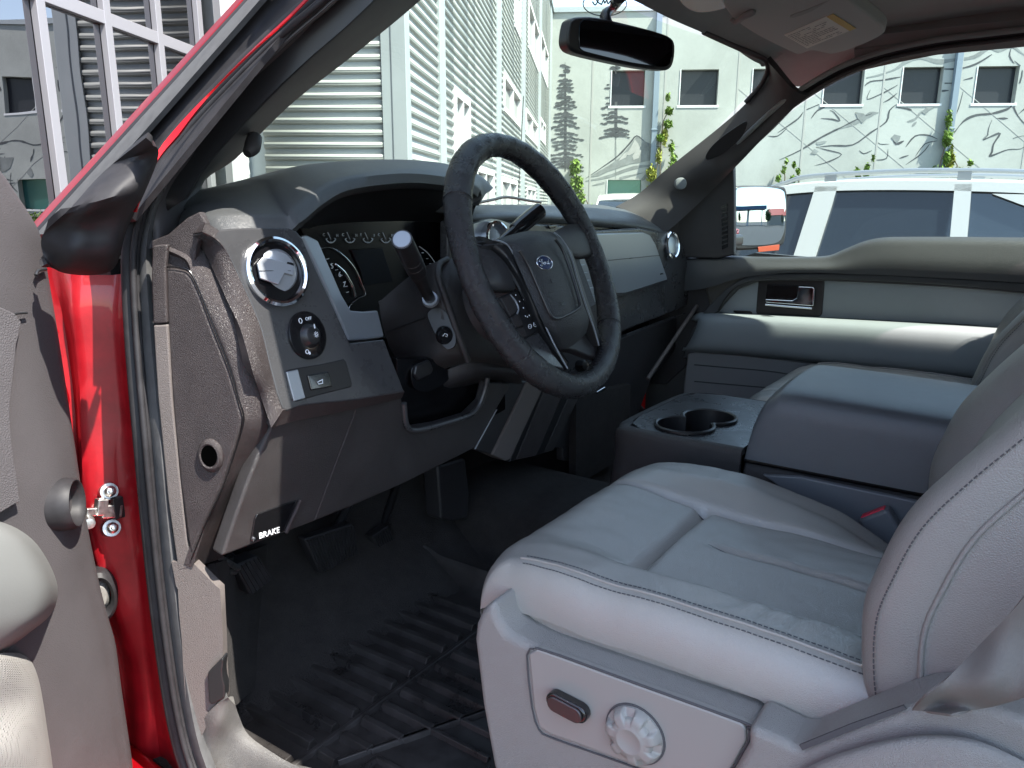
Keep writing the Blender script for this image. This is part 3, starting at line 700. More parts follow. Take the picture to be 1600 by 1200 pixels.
suv((SUVX + .90, 1.46, 0), rad(0), 'white crossover with silver roof rails parked alongside the passenger window')
suv((G(DM - 6.4, .95, 0) * 1).xyz * 1 if False else (G(17.5, .95, 0).x, G(17.5, .95, 0).y, 0), rad(-62), 'white car far off at the foot of the windscreen pillar in front of the mural', rails=False)

# ---- behind the truck: seen only in the passenger mirror
rear = tag(empty('filling_station_canopy', (2.5, -60, 0)), 'blue flat filling station canopy on posts reflected in the passenger mirror', 'canopy')
mb = MB(); mb.box((2.5, -60, 5.2), (15, 8, .9)); mb.build('canopy_roof', 'canopy_blue', rear)
for x in (-3, 2.5, 8):
    mb = MB(); mb.box((x, -60, 2.4), (.5, .5, 4.8)); mb.build('post', 'white_frame', rear)
adopt(rear)
sh = tag(empty('red_roofed_shop', (16, -55, 0)), 'low shop with a red pitched roof reflected in the passenger mirror', 'shop')
mb = MB(); mb.box((16, -62, 1.5), (8, 6, 3)); mb.build('wall', 'store_wall', sh)
mb = MB(); mb.prism([(11.6, -58.6, 3), (11.6, -65.4, 3), (11.6, -62, 5)], (8.8, 0, 0)); mb.build('roof', 'roof_red', sh)
adopt(sh)
for k, (x, y, h) in enumerate(((14, -48, 3.2), (9.5, -50, 4.6), (-1, -66, 5), (-7, -70, 6), (22, -60, 6.5))):
    p = V((x, y, h * .62))
    foliage('street_tree', [(p, h * .26, h * .36), (p + V((.5, 0, -.6)), h * .2, h * .25)], 1300, .2, 'leaf_dark', ['small round tree reflected in the mirror beside the red roof', 'slim tree reflected between canopy and red roof', 'broad tree behind the canopy posts in the mirror', 'large tree at the left rim of the passenger mirror', 'tall tree at the right rim of the passenger mirror'][k], 'tree', 'trees across the road behind the truck', [[V((x, y, 0)), V((x, y, h * .6))]], 60 + k)
# ================================================================== THE TRUCK
TR = tag(empty('pickup_truck', (0, 0, 0)), 'red pickup truck with open driver door showing grey leather seats and black steering wheel', 'truck')
H = CAM.z
def zc(z): return H + z
def XS(z):    # x of the door opening on the driver side against height (rel. eye)
    return -interp(z, [(-.9, .865), (-.25, .855), (0, .825), (.2, .72), (.30, .665), (.4, .60)])
def S(u, v, dx=0.0): return PF(u, v, lambda p: p.x - (XS(p.z - H) + dx))
def WSY(x, z): return .70 + (.33 - z) * 1.12 - .20 * x * x      # windscreen surface
def WP(u, v, off=0.0): return PF(u, v, lambda p: p.y + off - WSY(p.x, p.z - H))
def part(fn, name, *a, **k): return fn(name, *a, **k)

# ---- red body: door opening pillar, A pillar skin, fender, bonnet, roof
HJ = [  # px rows of the hinge pillar: door side ... seal side
 [(40, 395), (75, 410), (118, 425), (165, 430), (196, 425), (212, 400)],
 [(60, 480), (95, 480), (112, 480), (158, 480), (190, 480), (214, 470)],
 [(70, 560), (108, 560), (122, 560), (168, 560), (193, 560), (220, 560)],
 [(80, 650), (118, 650), (126, 650), (174, 650), (200, 650), (230, 650)],
 [(95, 720), (122, 720), (128, 720), (168, 718), (205, 720), (238, 720)],
 [(110, 810), (130, 810), (136, 810), (176, 810), (215, 810), (246, 810)],
 [(130, 900), (150, 900), (160, 900), (205, 900), (225, 900), (255, 900)],
 [(150, 1000), (180, 1000), (196, 1000), (216, 1000), (232, 1000), (265, 1000)],
 [(170, 1100), (196, 1100), (212, 1100), (228, 1100), (246, 1100), (280, 1100)],
 [(180, 1230), (202, 1230), (216, 1230), (240, 1230), (266, 1230), (300, 1230)]]
HX = [-1.0, -.965, -.955, -.915, -.895, -.872]
rows = []
for r in HJ:
    rr = []
    for j, (u, v) in enumerate(r):
        rr.append(P(u, v, Y=(.93, .925, .90, .885, .87)[j]) if j < 5 else S(u, v, .0))
    rows.append(rr)
hinge = grid('hinge_pillar', rows, 'red_dust', TR, .01, 3, 3)
# ribs and fasteners of the hinge pillar
mb = MB(); mb.tube([P(97, 600, Y=.905), P(104, 625, Y=.905), P(98, 640, Y=.90), P(90, 641, Y=.89)], .0035, 8, sm=3); mb.build('hinge_tab', 'red_paint', TR, True)
for (u, v) in ((170, 768), (174, 825)):
    c = P(u, v, Y=.880); n = (CAM - c).normalized() + V((.1, -.4, .1)); n.normalize()
    b = lathe('bolt', [(0, .012), (.004, .011), (.0065, .008), (.0068, .003), (.010, .003), (.0105, .0), (.0105, -.012)], c, n, 'steel', TR, 20)
    lathe('bolt_stem', [(0, .018), (.0028, .017), (.003, .01)], c, n, 'steel', b, 12)
mb = MB(); a, b_ = P(140, 800, Y=.875), P(183, 797, Y=.87); d = (b_ - a).normalized(); ax = (d, V((0, 1, 0)), d.cross(V((0, 1, 0))))
mb.box(a.lerp(b_, .35), (.030, .006, .010), ax); mb.box(a.lerp(b_, .75), (.022, .012, .016), ax); mb.box(P(158, 792, Y=.872), (.012, .01, .02), ax)
chk = mb.build('door_check', 'steel', TR, bev=.0015)
mb = MB(); mb.box(P(184, 793, Y=.868), (.012, .008, .026)); mb.build('check_bracket', 'satin_black', chk, bev=.001)
lathe('check_pin', [(0, .012), (.006, .011), (.007, 0), (.007, -.02)], P(138, 815, Y=.872), (-.3, -.9, .1), 'steel', chk, 16)
# round hole rim with wiring boot low on the jamb
c = P(158, 932, Y=.885)
lathe('wiring_boot', [(.018, -.02), (.020, .002), (.026, .008), (.031, .004), (.033, -.004), (.033, -.03)], c, (-.45, -.85, .12), 'rubber', TR, 36, sc=(.55, 1.0), cap=False)
lathe('boot_core', [(0, .0), (.012, .0), (.018, -.006), (.018, -.02)], c, (-.45, -.85, .12), 'belt_web', TR, 24, sc=(.5, 1))
0 and poly('seam_sealer', Ps([(150, 893), (200, 885), (206, 900), (215, 893), (212, 880), (196, 872), (168, 868), (150, 872)], Y=.875), 'red_dust', TR, .004, 2)

# black moulded seal corner between pillar and door
rows = [[(228, 215), (236, 222), (240, 228), (245, 230), (248, 238), (246, 250)],
        [(160, 270), (175, 262), (195, 255), (220, 250), (238, 255), (240, 268)],
        [(110, 325), (125, 320), (150, 315), (185, 305), (215, 300), (222, 310)],
        [(72, 360), (90, 355), (120, 355), (155, 350), (193, 350), (200, 355)],
        [(64, 378), (82, 385), (112, 392), (145, 395), (182, 392), (190, 390)],
        [(68, 400), (88, 412), (112, 418), (142, 420), (172, 416), (186, 404)],
        [(74, 412), (92, 424), (114, 429), (144, 430), (172, 424), (184, 410)]]
def bulge(u, v, j, i):
    x = lerp(-.945, -.872, j / 5) if i > 1 else lerp(-.90, -.86, j / 5)
    hump = (0, .010, .018, .016, .010, 0)[j] * (0.3, .7, 1, .9, 1.2, .5, -.4)[i]
    p = P(u, v, X=x - hump); return p
grid('pillar_seal_corner', [[bulge(u, v, j, i) for j, (u, v) in enumerate(r)] for i, r in enumerate(rows)], 'rubber', TR, .006, 4, 4)

# strips of the A pillar, outside to inside (px at two ends, straight, mapped on a raked pillar)
def pillar(name, top, bot, x0, x1, m, th=.01, mid=None, round_=0, par=TR):
    """top/bot = (uL,vL),(uR,vR); x at bottom / top for both edges"""
    rows = []
    for k in range(9):
        f = k / 8; a = lerp(V((*top[0], 0)), V((*bot[0], 0)), f); b = lerp(V((*top[1], 0)), V((*bot[1], 0)), f)
        r = []
        for j in range(5):
            g = j / 4; q = a.lerp(b, g); bow = -round_ * 4 * g * (1 - g)
            xx = lerp(lerp(x1[0], x0[0], f), lerp(x1[1], x0[1], f), g)
            r.append(P(q.x, q.y, X=xx + bow))
        rows.append(r)
    return grid(name, rows, m, par, th, 2, 1)
pillar('pillar_skin', ((396, -30), (410, -32)), ((34, 368), (60, 372)), (-.835, -.845), (-.70, -.715), 'red_paint', .012, round_=.006)
pillar('pillar_rubber_strip', ((408, -30), (416, -30)), ((52, 362), (64, 366)), (-.852, -.855), (-.722, -.725), 'rubber', .006, round_=.002)
pillar('pillar_bright_strip', ((414, -30), (432, -30)), ((56, 366), (84, 366)), (-.858, -.868), (-.726, -.738), 'rubber_gray', .006, round_=.004)
pillar('pillar_channel', ((428, -30), (508, -30)), ((66, 368), (205, 340)), (-.86, -.865), (-.732, -.728), 'rubber', .006, round_=-.012)
grid('pillar_edge', [[P(u, v, X=lerp(-.745, -.882, k / 8)), P(u + w_ * .6, v + w_ * .8, X=lerp(-.745, -.882, k / 8) + .001)] for k, (u, v, w_) in enumerate([(508, -30, 2), (452, 28, 2), (400, 74, 2.5), (340, 132, 3), (302, 170, 6), (272, 203, 10), (248, 234, 8), (228, 275, 4), (213, 330, 2)])], 'red_paint', TR, .004, 2, 3)
# thick main door seal: two beads and a lip, running down the opening
WSP = [(560, -60), (497, 0), (450, 40), (398, 88), (345, 142), (300, 190), (262, 238), (235, 285), (217, 330), (206, 385), (205, 440), (209, 520), (215, 600), (224, 700), (233, 800), (243, 900), (255, 1000), (270, 1100), (288, 1180), (315, 1250)]
def sealpath(off): 
    out = []
    for i, (u, v) in enumerate(WSP):
        a = V(WSP[max(0, i - 1)]); b = V(WSP[min(len(WSP) - 1, i + 1)]); t_ = (b - a).normalized(); n_ = V((-t_.y, t_.x))  # to the right/up of travel
        if n_.x < 0: n_ = -n_
        out.append((u + n_.x * off * (-1 if False else 1), v + n_.y * off))
    return out
tube('door_seal', [S(u, v, -.012) for u, v in sealpath(-4)], .0075, 'rubber', TR, 12)
tube('seal_bead', [S(u, v, -.016) for u, v in sealpath(4)], .0034, 'rubber', TR, 10)
tube('seal_bead', [S(u, v, -.010) for u, v in sealpath(9)], .0034, 'rubber', TR, 10)
rowsL = []
for i in range(len(WSP)):
    wd = interp(WSP[i][1], [(0, 10), (250, 12), (330, 18), (450, 26), (600, 30), (900, 30), (1200, 28)]); a = sealpath(12)[i]
    b = sealpath(12 + wd * .5)[i]; c = sealpath(12 + wd)[i]
    rowsL.append([S(*a, -.008), S(*b, -.008), S(*c, .006)])
grid('seal_lip', rowsL, 'rubber_gray', TR, .004, 3, 3)

# inner A pillar trim, driver side
TA = [[(520, -30), (600, -30), (690, -30)], [(497, 22), (560, 20), (632, 22)], [(425, 92), (480, 95), (545, 92)], [(360, 150), (410, 155), (464, 155)], [(320, 200), (360, 205), (412, 204)],
      [(290, 245), (325, 250), (366, 250)], [(262, 290), (285, 296), (320, 282)], [(242, 340), (262, 345), (302, 330)], [(238, 385), (246, 385), (262, 380)]]
rows = []
for i, r in enumerate(TA):
    a = S(*r[0], .0); c = WP(*r[2], .012)
    if i == 7: c = P(*r[2], X=-.74)
    if i == 8: c = P(*r[2], X=-.80)
    b = P(*r[1], X=lerp(a.x, c.x, .35) - .012)
    rows.append([a, b, c])
grid('pillar_trim', rows, 'pillar_trim', TR, .012, 4, 4)
tube('pillar_grommet', [P(398, 214, X=-.66), P(394, 230, X=-.67), P(386, 240, X=-.68)], [.009, .010, .006], 'pillar_trim', TR, 12)
# dark gap filler right behind the seal (body side of trim)
grid('pillar_flange', [[S(*sealpath(22)[i], .004), S(*sealpath(60 if WSP[i][1] < 300 else 34)[i], .02)] for i in range(len(WSP)) if WSP[i][1] < 420], 'satin_black', TR, .004, 2, 2)

# ---- roof, header, headliner
hz = .335
def hl(x, y): return V((x, y, H + hz + .045 - .16 * x * x * (1 if abs(x) < .7 else 1)))
rows = []
for y in (-1.6, -1.0, -.4, .1, .35, .5):
    rows.append([V((x, y, H + .46 - .13 * x * x - (.02 if abs(x) > .6 else 0))) for x in (-.66, -.5, -.25, 0, .25, .5, .66)])
hdr = [WP(u, v) for u, v in ()]
fr = []
for x in (-.66, -.5, -.25, 0, .25, .5, .66): 
    zz = .352 - .10 * x * x; fr.append(V((x, WSY(x, zz) - .01, H + zz + .01)))
rows.append(fr)
grid('roof_panel', [[p + UZ * .03 for p in r] for r in rows], 'red_paint', TR, .02, 3, 3, toward=V((0, 0, 20)))
grid('header_lining', [[V((x, y_, z_ - .004)) for x, y_, z_ in r] for r in [[(p.x * 1.0, p.y - .0, p.z + .006) for p in rr] for rr in rows]], 'headliner', TR, .004, 3, 3, toward=V((0, 0, 0)))
# headliner traced: windscreen header edge, then sweeping back to the passenger door frame
HLr = [
 [WP(820, -60, .02), WP(900, -38, .02), WP(985, -2, .02), WP(1047, 29, .02), WP(1100, 52, .02), WP(1150, 74, .02), WP(1188, 90, .02), WP(1199, 98, .02)],
 [P(850, -90, z=.375), P(940, -60, z=.375), P(1030, -18, z=.37), P(1100, 20, z=.365), P(1160, 52, z=.355), P(1200, 74, z=.35), P(1225, 100, z=.335), P(1215, 118, z=.315)],
 [P(900, -150, z=.39), P(1000, -110, z=.39), P(1120, -60, z=.39), P(1210, 0, z=.385), P(1290, 50, z=.37), P(1300, 80, z=.35), P(1275, 112, z=.325), P(1258, 136, z=.305)],
 [P(1000, -300, z=.40), P(1150, -220, z=.40), P(1290, -140, z=.40), P(1400, -60, z=.395), P(1440, 20, z=.38), P(1420, 60, z=.36), P(1380, 80, z=.345), P(1350, 101, z=.32)],
 [P(1200, -500, z=.40), P(1380, -400, z=.40), P(1500, -260, z=.40), P(1560, -100, z=.40), P(1580, 0, z=.385), P(1560, 30, z=.37), P(1520, 55, z=.345), P(1490, 74, z=.325)],
 [P(1500, -900, z=.40), P(1700, -600, z=.40), P(1760, -400, z=.40), P(1780, -150, z=.395), P(1780, -40, z=.38), P(1760, 0, z=.37), P(1730, 28, z=.345), P(1700, 48, z=.325)]]
grid('headliner', HLr, 'headliner', TR, .015, 4, 4)
# upper door frame with seal line, passenger side: glass edge runs from sail panel up over
DF = [(1140, 268), (1163, 240), (1197, 206), (1235, 173), (1275, 146), (1320, 121), (1370, 102), (1420, 89), (1480, 78), (1540, 71), (1600, 64), (1700, 55)]
def XR(z): return interp(z, [(-.3, .80), (-.1, .79), (0, .765), (.1, .73), (.2, .69), (.3, .645), (.45, .60)])
def SR(u, v, dx=0): return PF(u, v, lambda p: p.x - (XR(p.z - H) + dx))
dfo = []
for i, (u, v) in enumerate(DF):
    a = V(DF[max(0, i - 1)]); b = V(DF[min(len(DF) - 1, i + 1)]); t_ = (b - a).normalized(); n_ = V((t_.y, -t_.x))
    dfo.append(n_)
rows = [[SR(u, v, .012), SR(u + n_.x * 7, v + n_.y * 7, -.004), SR(u + n_.x * 15, v + n_.y * 15, -.006)] for (u, v), n_ in zip(DF, dfo)]
grid('door_window_frame', rows, 'satin_black', TR, .02, 3, 4)
tube('frame_seal', [SR(u + n_.x * 18, v + n_.y * 18, -.012) for (u, v), n_ in zip(DF, dfo)], .006, 'headliner', TR, 10)
tube('frame_seal', [SR(u + n_.x * 5, v + n_.y * 5, -.010) for (u, v), n_ in zip(DF, dfo)], .0045, 'pillar_trim', TR, 10)
# passenger A pillar trim
PT = [[(1197, 93), (1212, 110), (1240, 140), (1262, 150)],
      [(1199, 120), (1207, 140), (1215, 165), (1228, 180)],
      [(1165, 162), (1180, 180), (1192, 205), (1196, 212)],
      [(1125, 198), (1143, 220), (1155, 240), (1160, 250)],
      [(1075, 238), (1098, 255), (1125, 270), (1142, 268)],
      [(1035, 270), (1060, 288), (1080, 300), (1100, 310)],
      [(1000, 301), (1022, 312), (1050, 325), (1062, 345)],
      [(962, 323), (985, 332), (1010, 350), (1030, 372)]]
rows = []
for i, r in enumerate(PT):
    a = WP(*r[0], .012); d_ = SR(*r[3], -.02)
    if i >= 5: d_ = P(*r[3], X=lerp(.74, .66, (i - 5) / 2))
    b = P(*r[1], X=lerp(a.x, d_.x, .3) - .012); c = P(*r[2], X=lerp(a.x, d_.x, .7) - .008)
    rows.append([a, b, c, d_])
ppt = grid('pillar_trim', rows, 'pillar_trim', TR, .012, 4, 4)
poly('grab_recess', [q + V((-.003, -.002, 0)) for q in [P(1105, 250, X=.655), P(1102, 243, X=.65), P(1112, 228, X=.65), P(1130, 212, X=.648), P(1150, 198, X=.645), P(1164, 190, X=.642), P(1167, 195, X=.645), P(1160, 212, X=.655), P(1145, 228, X=.66), P(1125, 243, X=.66)]], 'satin_black', ppt, .004, 3)
c = P(1064, 287, X=.655); lathe('tweeter_grille', [(0, .004), (.010, .004), (.014, .0025), (.0155, 0), (.0155, -.01)], c, (CAM - c).normalized() + V((0, -.3, 0)), 'tweeter', ppt, 30)

# windscreen and other glass
rows = []
for z in (.345, .25, .15, .05, -.03, -.08):
    rows.append([V((x, WSY(x, z) + .01, H + z)) for x in [q * lerp(.70, .78, (.345 - z) / .42) for q in (-1, -.75, -.5, -.25, 0, .25, .5, .75, 1)]])
ws = grid('windscreen', rows, 'windshield', TR, 0, 3, 3)
# decal in the upper centre: oval outline and script scrawl
c = WP(945, 4, -.004); pts = [WP(945 + 34 * math.cos(a), 6 + 19 * math.sin(a), .003) for a in [6.283 * k / 28 for k in range(28)]]
mb = MB(); mb.tube(pts, .0009, 6, closed=True, sm=1)
for st in ([(926, 3), (930, 8), (934, 2), (936, -3), (932, -1), (935, 4), (940, 7)], [(940, 7), (943, 0), (945, 5), (948, 0), (950, 6), (954, 1)], [(954, 1), (957, 8), (962, 14), (965, 9), (960, 8), (966, 4), (972, 2)]):
    mb.tube([WP(u, v, .003) for u, v in st], .0012, 6, sm=3)
mb.build('window_decal', 'satin_black', ws)
# passenger side door glass
rows = []
for (ua, va, ub, vb) in ((1143, 262, 1145, 402), (1200, 203, 1200, 402), (1290, 139, 1290, 402), (1400, 93, 1400, 372), (1500, 75, 1500, 372), (1610, 62, 1610, 372), (1760, 45, 1760, 372)):
    a = SR(ua, va, .014); b = SR(ub, vb, .014); rows.append([a, a.lerp(b, .5) + V((.01, 0, 0)), b])
grid('side_window', rows, 'side_glass', TR, 0, 3, 3)

# ---- interior mirror
mp = V((0.0, .667, H + .27)); mn = V((-.42, -.90, -.06)).normalized()
MH = [(891, 36), (896, 29), (906, 26), (935, 27), (985, 38), (1030, 50), (1050, 59), (1056, 72), (1054, 96), (1047, 108), (1034, 109), (1000, 105), (950, 95), (905, 84), (891, 76), (887, 62)]
head = poly('rear_view_mirror', Ps(MH, pl=(mp, mn)), 'satin_black', TR, .032, 3, .006)
gp = Ps([(905, 40), (909, 33), (920, 31), (985, 42), (1028, 52), (1046, 61), (1050, 74), (1048, 95), (1042, 103), (1030, 104), (985, 98), (925, 84), (908, 78), (904, 68)], pl=(mp, mn))
poly('mirror_glass', gp, 'mirror_dim' if 'mirror_dim' in M else 'mirror', head, .003, 3, .0008, raise_=.0015)
pc = P(978, 68, pl=(mp, mn)) - mn * .03
tube('mirror_arm', [pc + V((-.01, .0, .01)), pc + V((-.02, .012, .045)), P(958, 12, Y=.72), WP(968, -8, .004)], [.012, .010, .008, .014], 'satin_black', head, 12)

# ---- sun visor, passenger side, with its warning label
vz = [(.36)]
vp = P(1250, 40, z=.335); v1 = P(1140, 30, z=.35); v2 = P(1360, 50, z=.335)
vn = (v1 - vp).cross(P(1270, 82, z=.325) - vp).normalized(); vpl = (vp - UZ * .012, vn)
VO = [(1095, -60), (1120, -20), (1133, 12), (1150, 33), (1185, 56), (1236, 81), (1250, 85), (1268, 79), (1285, 82), (1305, 84), (1345, 71), (1378, 55), (1381, 45), (1365, 30), (1325, -2), (1290, -60)]
vis = poly('sun_visor', Ps(VO, pl=vpl), 'visor', TR, .022, 4, .006)
lab = poly('warning_label', Ps([(1225, 54), (1302, 20), (1338, 43), (1261, 75)], pl=vpl), 'paper', vis, .0008, 0, 0, raise_=.001)
poly('label_band', Ps([(1292, 25), (1302, 20), (1338, 43), (1328, 47)], pl=vpl), 'paper_yellow', lab, .0006, 0, 0, raise_=.0018)
mb = MB(); random.seed(3)
A, B, Cc = P(1228, 54, pl=vpl), P(1291, 27, pl=vpl), P(1262, 72, pl=vpl); nn = vn if vn.dot(CAM - A) > 0 else -vn
for k in range(11):
    a = A.lerp(Cc, (k + .8) / 12); d_ = (B - A); s0 = 0.02
    while s0 < .95:
        ln = random.uniform(.03, .10)
        if random.random() < .85 and s0 + ln < (.97 if k % 4 else .6): mb.box(a + d_ * (s0 + ln / 2) + nn * .0022, (d_.length * ln, .0011, .0002), (d_.normalized(), nn.cross(d_.normalized()), nn))
        s0 += ln + .02
mb.build('label_print', 'ink', lab)
poly('visor_crease', Ps([(1235, 24), (1262, 14), (1290, 2), (1296, 0), (1268, 17), (1240, 27)], pl=vpl), 'headliner', vis, .001, 2, 0, raise_=.0008)
# visor clip and map light
c = P(1160, 22, pl=vpl)
tube('visor_clip', [P(1143, 30, z=.335), P(1150, 34, z=.33), P(1162, 26, z=.33), P(1176, 19, z=.332), P(1173, 16, z=.34)], [.004, .005, .006, .006, .004], 'headliner', TR, 10)
poly('map_light', [p - UZ * .012 for p in Ps([(1060, -14), (1075, 3), (1095, 9), (1125, 5), (1150, -8), (1150, -40), (1060, -40)], z=.368)], 'lens_warm', TR, .01, 3, .002)

# ---- cab shell: floor, firewall, sills, rear
mb = MB()
mb.box((0, .1, H - .735), (1.70, 2.5, .03)); mb.build('cab_floor', 'carpet', TR)
rows = [[V((x, y, H + z)) for x in (-.79, -.6, -.3, 0, .3, .6, .80)] for (y, z) in ((.62, -.715), (.80, -.70), (.98, -.60), (1.12, -.42), (1.16, -.2), (1.14, -.05))]
grid('firewall', rows, 'carpet', TR, .02, 3, 3)
rows = [[V((x, y, H + z)) for y in (-.9, -.3, .3, .7, 1.1)] for (x, z) in ((-.20, -.72), (-.15, -.62), (-.08, -.585), (.08, -.585), (.15, -.62), (.20, -.72))]
grid('tunnel', rows, 'carpet', TR, .01, 3, 3, toward=V((0, 0, 9)))
mb = MB(); mb.box((0, -1.62, H - .25), (1.6, .06, .95)); mb.box((-.62, -1.62, H + .27), (.25, .06, .24)); mb.box((.62, -1.62, H + .27), (.25, .06, .24)); mb.build('cab_rear_wall', 'headliner', TR)
mb = MB(); mb.prism([V((-.50, -1.6, H + .2)), V((.50, -1.6, H + .2)), V((.50, -1.55, H + .38)), V((-.50, -1.55, H + .38))], (0, .004, 0)); mb.build('rear_window', 'privacy_glass', TR)
# passenger door skin + B pillars + rear doors
def skin(s):
    mb = MB()
    for (y0, y1) in ((-1.65, -.30), (-.27, .82)):
        if s < 0 and y1 > 0: continue
        mb.prism([V((s * .98, y0, H - .66)), V((s * .98, y1, H - .66)), V((s * .955, y1, H - .17)), V((s * .955, y0, H - .17))], (-s * .06, 0, 0))
    return mb.build('door_skin', 'red_paint', TR, bev=.008)
skin(1); skin(-1)
for s in (1, -1):
    def col_(y0, y1, name, m):
        rows = [[V((s * (a + .0), y, H + z)) for y in (y0, (y0 + y1) / 2, y1)] for (a, z) in ((.86, -.70), (.86, -.25), (.83, -.05), (.76, .15), (.66, .33), (.60, .39))]
        grid(name, rows, m, TR, .05, 2, 3, toward=V((s * 9, 0, H)))
    col_(-.42, -.28, 'b_pillar', 'pillar_trim'); col_(-1.64, -1.50, 'c_pillar', 'red_paint')
    grid('roof_rail', [[V((s * ((.757 if s < 0 else .66) + dx * (1 if dx >= 0 else (8 if s < 0 else 1))), y, H + .33 + dz)) for y in (-1.6, -1, -.4, 0, .42)] for dx, dz in ((-.02, .05), (.0, .03), (.01, 0), (-.01, -.02))], 'headliner', TR, .03, 2, 2, toward=V((s * 9, 0, H)))  # driver-side rail widened, out of view, to keep sun off the dash
mb = MB(); mb.prism([V((.79, -.95, H - .10)), V((.79, -.42, H - .10)), V((.66, -.42, H + .31)), V((.66, -.95, H + .31))], (.004, 0, 0)); mb.build('rear_door_window', 'privacy_glass', TR)
mb = MB(); mb.prism([V((-.79, -1.45, H - .10)), V((-.79, -.42, H - .10)), V((-.66, -.42, H + .31)), V((-.66, -1.45, H + .31))], (-.004, 0, 0)); mb.build('rear_door_window', 'privacy_glass', TR)
# front bodywork
rows = []
for y, zz, wd in ((1.02, -.13, .80), (1.25, -.135, .84), (1.7, -.165, .87), (2.15, -.21, .87), (2.42, -.27, .85), (2.50, -.36, .84)):
    rows.append([V((x * wd, y - .06 * x * x, H + zz - .05 * abs(x) ** 3)) for x in (-1, -.8, -.4, 0, .4, .8, 1)])
grid('bonnet', rows, 'red_paint', TR, .02, 3, 3, toward=V((0, 0, 9)))
for s in (-1, 1):
    rows = []
    for y, zt in ((.93, -.13), (1.2, -.17), (1.7, -.20), (2.15, -.25), (2.5, -.37)):
        arch = max(0, 1 - ((y - 1.72) / .48) ** 2) ** .5
        rows.append([V((s * .84, y, H + zt)), V((s * .93, y, H + zt - .02)), V((s * .985, y, H + zt - .12)), V((s * .99, y, H + lerp(-.80, -.50, arch)))])
    grid('fender', rows, 'red_paint', TR, .015, 3, 4, toward=V((s * 9, 1.5, H + 1)))
    for y in (1.72, -2.0):
        w_ = lathe('wheel', [(0, .12), (.24, .12), (.25, .10), (.385, .11), (.40, .07), (.40, -.12), (0, -.12)], (s * .86, y, .40), (s, 0, 0), 'rubber', TR)
        lathe('rim', [(0, .02), (.06, .03), (.22, .0), (.245, .01), (.245, -.02), (0, -.02)], (s * .97, y, .40), (s, 0, 0), 'steel', w_)
mb = MB(); mb.box((0, 2.50, H - .62), (1.9, .10, .42)); mb.box((0, 2.49, H - .85), (1.95, .18, .16)); mb.build('front_grille', 'chrome', TR, bev=.03)
mb = MB()
for s in (-1, 1): mb.box((s * .96, -2.45, H - .50), (.06, 1.55, .50))
mb.box((0, -3.2, H - .50), (1.9, .05, .50)); mb.box((0, -1.70, H - .5), (1.9, .05, .5)); mb.box((0, -2.45, H - .74), (1.9, 1.55, .05)); mb.build('cargo_bed', 'red_paint', TR, bev=.012)
mb = MB(); mb.box((0, .0, H - .86), (1.1, 4.6, .14)); mb.build('chassis', 'satin_black', TR)
mb = MB(); mb.prism([V((-.97, -1.66, H - .70)), V((-.86, -1.66, H - .70)), V((-.86, .93, H - .70)), V((-.97, .93, H - .70))], (0, 0, -.12)); mb.build('rocker_panel', 'red_paint', TR, bev=.01)
mb = MB(); mb.prism([V((.97, -1.66, H - .70)), V((.86, -1.66, H - .70)), V((.86, .93, H - .70)), V((.97, .93, H - .70))], (0, 0, -.12)); mb.build('rocker_panel', 'red_paint', TR, bev=.01)
# wiper and aerial outside
tube('wiper', [P(742, 318, Y=1.24), P(770, 312, Y=1.26), P(793, 308, Y=1.27), P(830, 314, Y=1.28), P(845, 316, Y=1.28)], .004, 'satin_black', TR, 8)
a = P(809, 330, Y=1.75); b_ = P(818, 150, Y=1.72); tube('aerial', [a, a.lerp(b_, .5), b_], .0016, 'satin_black', TR, 6)

# ================================================================== DRIVER DOOR (open)
D0 = V((-.972, .815, 0)); dv = V((-.906, -.423, 0)); dn = V((.423, -.906, 0))
def DP(u, v, off=0.0): return P(u, v, pl=(D0 + dn * off, dn))
EDGE = [(-60, 200), (0, 268), (22, 300), (42, 330), (60, 362), (68, 395), (74, 430), (86, 500), (97, 570), (106, 630), (118, 710), (130, 790), (141, 850), (156, 920), (170, 972), (180, 1010), (190, 1085), (204, 1180), (214, 1260)]
DR = []
for (u, v) in EDGE:
    DR.append([DP(-420, v + (0 if v > 500 else 0), .02), DP(-200, v, .02), DP(min(-40, u - 60), v, .014), DP(u - 45, v, .012), DP(u - 12, v, .004), DP(u, v, -.004), DP(u + 1, v, -.03)])
door = grid('driver_door', DR, 'door_gray', TR, .045, 3, 3, toward=CAM)
# grained band further from the edge
GR = [(-60, 300, 5), (0, 330, -30), (0, 470, 12), (0, 600, 22), (0, 700, 26), (0, 800, 30), (0, 860, 5)]
poly('grained_band', [DP(u, v, .0225) for u, v in [(-120, 484), (24, 490), (26, 540), (20, 600), (16, 640), (20, 700), (30, 770), (20, 790), (-120, 830)]], 'door_grain', door, .004, 3, .0015)
tube('panel_seam', [DP(-60, 497, .021), DP(0, 494, .021), (DP(28, 490, .018)), DP(42, 489, .0165)], .0012, 'satin_black', door, 6)
tube('panel_seam', [DP(56, 430, .014), DP(60, 423, .011), DP(72, 421, .004)], .0016, 'satin_black', door, 6)
# armrest end, beige
rows = []
for (v, ur, dep) in ((812, -6, .022), (826, 28, .03), (850, 58, .037), (890, 82, .042), (925, 91, .043), (960, 80, .041), (990, 45, .037), (1018, 8, .03), (1040, -25, .02)):
    rows.append([DP(-300, v + (1018 - v) * .0 + 60 * (v > 900), .03 + dep), DP(-120, v + 20 * (v > 960), .03 + dep), DP(ur - 60, v, .028 + dep), DP(ur - 18, v, .02 + dep), DP(ur - 4, v, .004 + dep * .6), DP(ur, v, .01)])
grid('door_armrest', rows, 'armrest_beige', door, .01, 4, 4)
